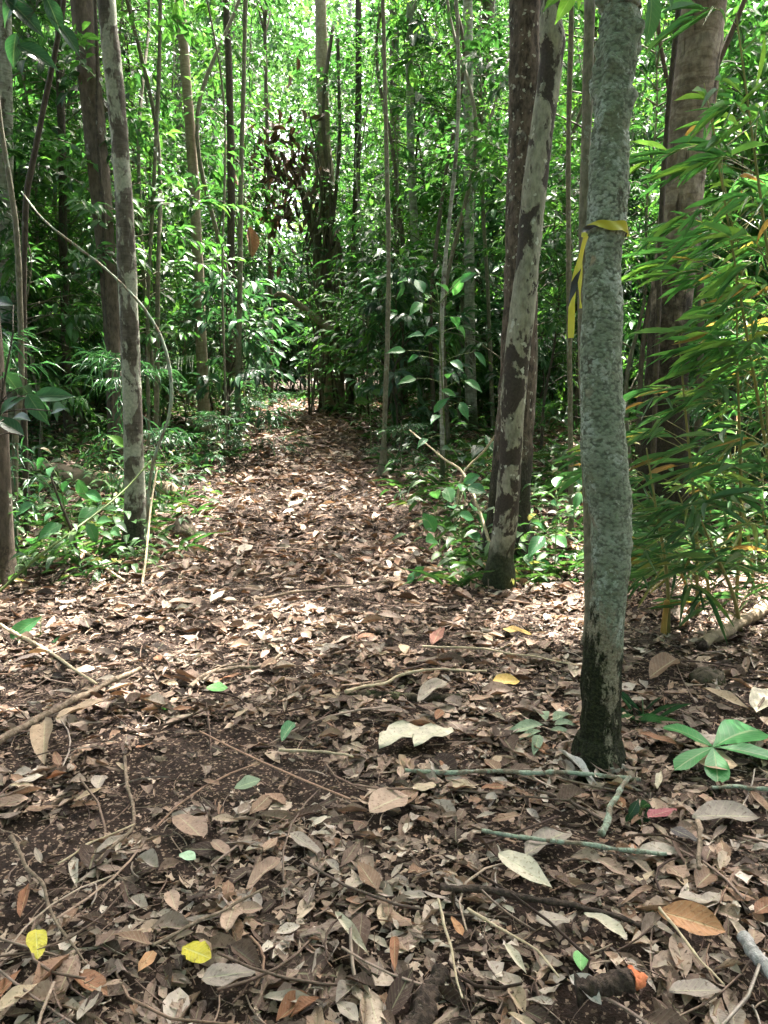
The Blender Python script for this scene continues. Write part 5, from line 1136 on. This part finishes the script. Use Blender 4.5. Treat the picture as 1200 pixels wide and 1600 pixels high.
BB = [
 ('low arching bamboo shoot nearest the lichened tree', gp(1046, 985), wp(1010, 700, 3.5), 12, .19, 'bamboo', 1),
 ('bamboo shoot fanning narrow leaves in front of the banded trunk', gp(1090, 960), wp(1060, 520, 3.7), 15, .19, 'bamboo', 2),
 ('dense bamboo shoot at the right edge, middle height', gp(1150, 950), wp(1150, 430, 3.5), 15, .19, 'bamboo', 3),
 ('tall bamboo shoot at the right edge bending over to the left', gp(1230, 960), wp(1120, 240, 3.4), 20, .18, 'bambright', 4),
 ('tallest bright bamboo shoot in the upper right corner', gp(1270, 1000), wp(1150, 20, 3.2), 22, .18, 'bambright', 5),
 ('bamboo shoot cut by the right edge with drooping leaves', gp(1210, 1010), wp(1195, 600, 3.0), 9, .18, 'bamboo', 6),
 ('low leafy bamboo shoot behind the foot of the lichened tree', gp(1110, 930), wp(1060, 770, 3.9), 8, .18, 'bamboo', 7),
 ('bright bamboo shoot leaning in beneath the top right corner', gp(1300, 940), wp(1190, 330, 3.7), 20, .18, 'bambright', 8),
 ('bamboo shoot with mixed green and dry leaves below the banded trunk', gp(1180, 920), wp(1120, 620, 4.1), 10, .19, 'bamboo', 9),

 ('short bamboo shoot leaning over the litter behind the five-leaved seedling', gp(1160, 985), wp(1090, 800, 3.3), 10, .17, 'bamboo', 10),
 ('short bamboo shoot spreading low at the right edge', gp(1215, 975), wp(1190, 790, 3.4), 10, .17, 'bamboo', 11),
 ('bright bamboo shoot whose leaf sprays veil the top of the banded trunk', gp(1250, 930), wp(1100, 130, 3.9), 18, .18, 'bambright', 12),
]
for lb, b, top, ns, Ll, mt, sd_ in BB: bamboo(lb, b, top, np.array([-.1, 0, .05]), ns, Ll, mt, sd_ + 40)
b = gp(1036, 992); o = thing('bamboo_stub', 'short orange-yellow broken bamboo stub standing right of the lichened tree', 'bamboo', b)
V, F = tube([b - [0, 0, .03], b + [0.003, 0, .09], b + [.008, 0, .19], b + [.008, 0, .195]], [.016, .014, .013, .004], 30, 12); link('culm', mesh('culm', V - b, F, M['culmorange']), o)

# ------------------------------------------------------------------ barrier tape round the lichened tree
def tree_at(P, r, z):
    P = np.array(P); r = np.array(r); C = spline(np.c_[P, r], 400); k = int(np.argmin(np.abs(C[:, 2] - z))); return C[k, :3], C[k, 3]
zt = float(at(944, 358, Y1)[2]); c, rr = tree_at(P1, r1, zt); base = c.copy()
o = thing('barrier_tape', 'yellow and black barrier tape knotted round the lichened tree, its end hanging', 'tape', base)
n = 80; th = np.linspace(0, 2 * np.pi, n); rows = []
for w_ in np.linspace(-1, 1, 5):
    rad = rr + .011 + .003 * np.sin(th * 7 + w_ * 2) + .002 * np.abs(w_); z = w_ * .0135 * (.55 + .45 * np.cos(th * 1.0 + 1.2) ** 2) + .010 * np.sin(th - 2.6) + .003 * np.sin(th * 5)
    rows.append(np.stack([np.cos(th) * rad, np.sin(th) * rad, z], -1))
V = np.stack(rows, 1).reshape(-1, 3); i, j = np.meshgrid(np.arange(n - 1), np.arange(4), indexing='ij'); q = i * 5 + j; F = np.stack([q, q + 5, q + 6, q + 1], -1).reshape(-1, 4)
A = np.stack([np.tile(np.linspace(-1, 1, 5), n), np.repeat(th / 6.283 * 2.0 + .42, 5), np.zeros(n * 5)], -1)
link('band', mesh('band', V, F, M['tape'], A), o)
def tail(pts, width, v0, v1, tw, Yt):
    C = spline(np.array([at(px, py, Yt) for px, py in pts]), 50); T = norm(np.gradient(C, axis=0)); t = np.linspace(0, 1, 50); a = tw[0] + (tw[1] - tw[0]) * t + .45 * np.sin(t * 9)
    S = np.stack([np.cos(a), np.sin(a), 0 * a], -1); S = norm(S - T * np.sum(S * T, 1, keepdims=True)); N = np.cross(T, S)
    w_ = np.linspace(-1, 1, 5); V = (C[:, None] + S[:, None] * (w_[None, :, None] * width * .5) + N[:, None] * ((1 - w_ ** 2)[None, :, None] * width * (.10 + .14 * np.sin(t * 21))[:, None, None])).reshape(-1, 3)
    i, j = np.meshgrid(np.arange(49), np.arange(4), indexing='ij'); q = i * 5 + j; F = np.stack([q, q + 5, q + 6, q + 1], -1).reshape(-1, 4)
    link('tail', mesh('tail', V - base, F, M['tape'], np.stack([np.tile(w_, 50), np.repeat(v0 + (v1 - v0) * t, 5), np.zeros(250)], -1)), o)
tail([(916, 368), (911, 385), (905, 412), (898, 440), (894, 468), (893, 495), (892, 528)], .019, .85, 2.15, (.5, -1.0), Y1 - .09)
tail([(914, 372), (909, 400), (906, 440), (907, 482)], .016, .3, 1.2, (1.1, .6), Y1 - .06)
V, F, _ = place(leaf_t(5, 'round', .3, -.2, .2, 0, .5, 5, 3), np.array([at(918, 366, Y1 - .09)]), np.array([[-.6, -.3, -.2]]), np.array([[0, -1, .5]]), np.array([.022]), np.array([.02]), np.array([0.]))
link('knot', mesh('knot', V - base, F, M['tape'], np.tile([0, .1, 0], (len(V), 1))), o)

# ------------------------------------------------------------------ look-alikes take their place in the row, counted from the left of the picture
ordinal = ['first', 'second', 'third', 'fourth', 'fifth', 'sixth', 'seventh', 'eighth', 'ninth', 'tenth', 'eleventh', 'twelfth', 'thirteenth', 'fourteenth', 'fifteenth', 'sixteenth', 'seventeenth', 'eighteenth', 'nineteenth', 'twentieth']
rows = {}
for o_ in COL.objects:
    if o_.parent is None and o_.get('group') and o_.get('label'): rows.setdefault(o_['label'], []).append(o_)
for lb, oo in rows.items():
    if 2 <= len(oo) <= 20 and not lb.startswith('tall forest tree'):
        oo.sort(key=lambda q_: (q_.location[0] / max(q_.location[1], .3)) if q_.type == 'EMPTY' or True else 0)
        for k, q_ in enumerate(oo): q_['label'] = f'{ordinal[k]} from left, ' + lb.replace(' in the thicket right of the trail', ' right of the trail').replace(' in the thicket left of the trail', ' left of the trail').replace(' in the thicket beyond the bend of the trail', ' beyond the trail bend').replace(' of the wood behind the thicket', ' behind the thicket')
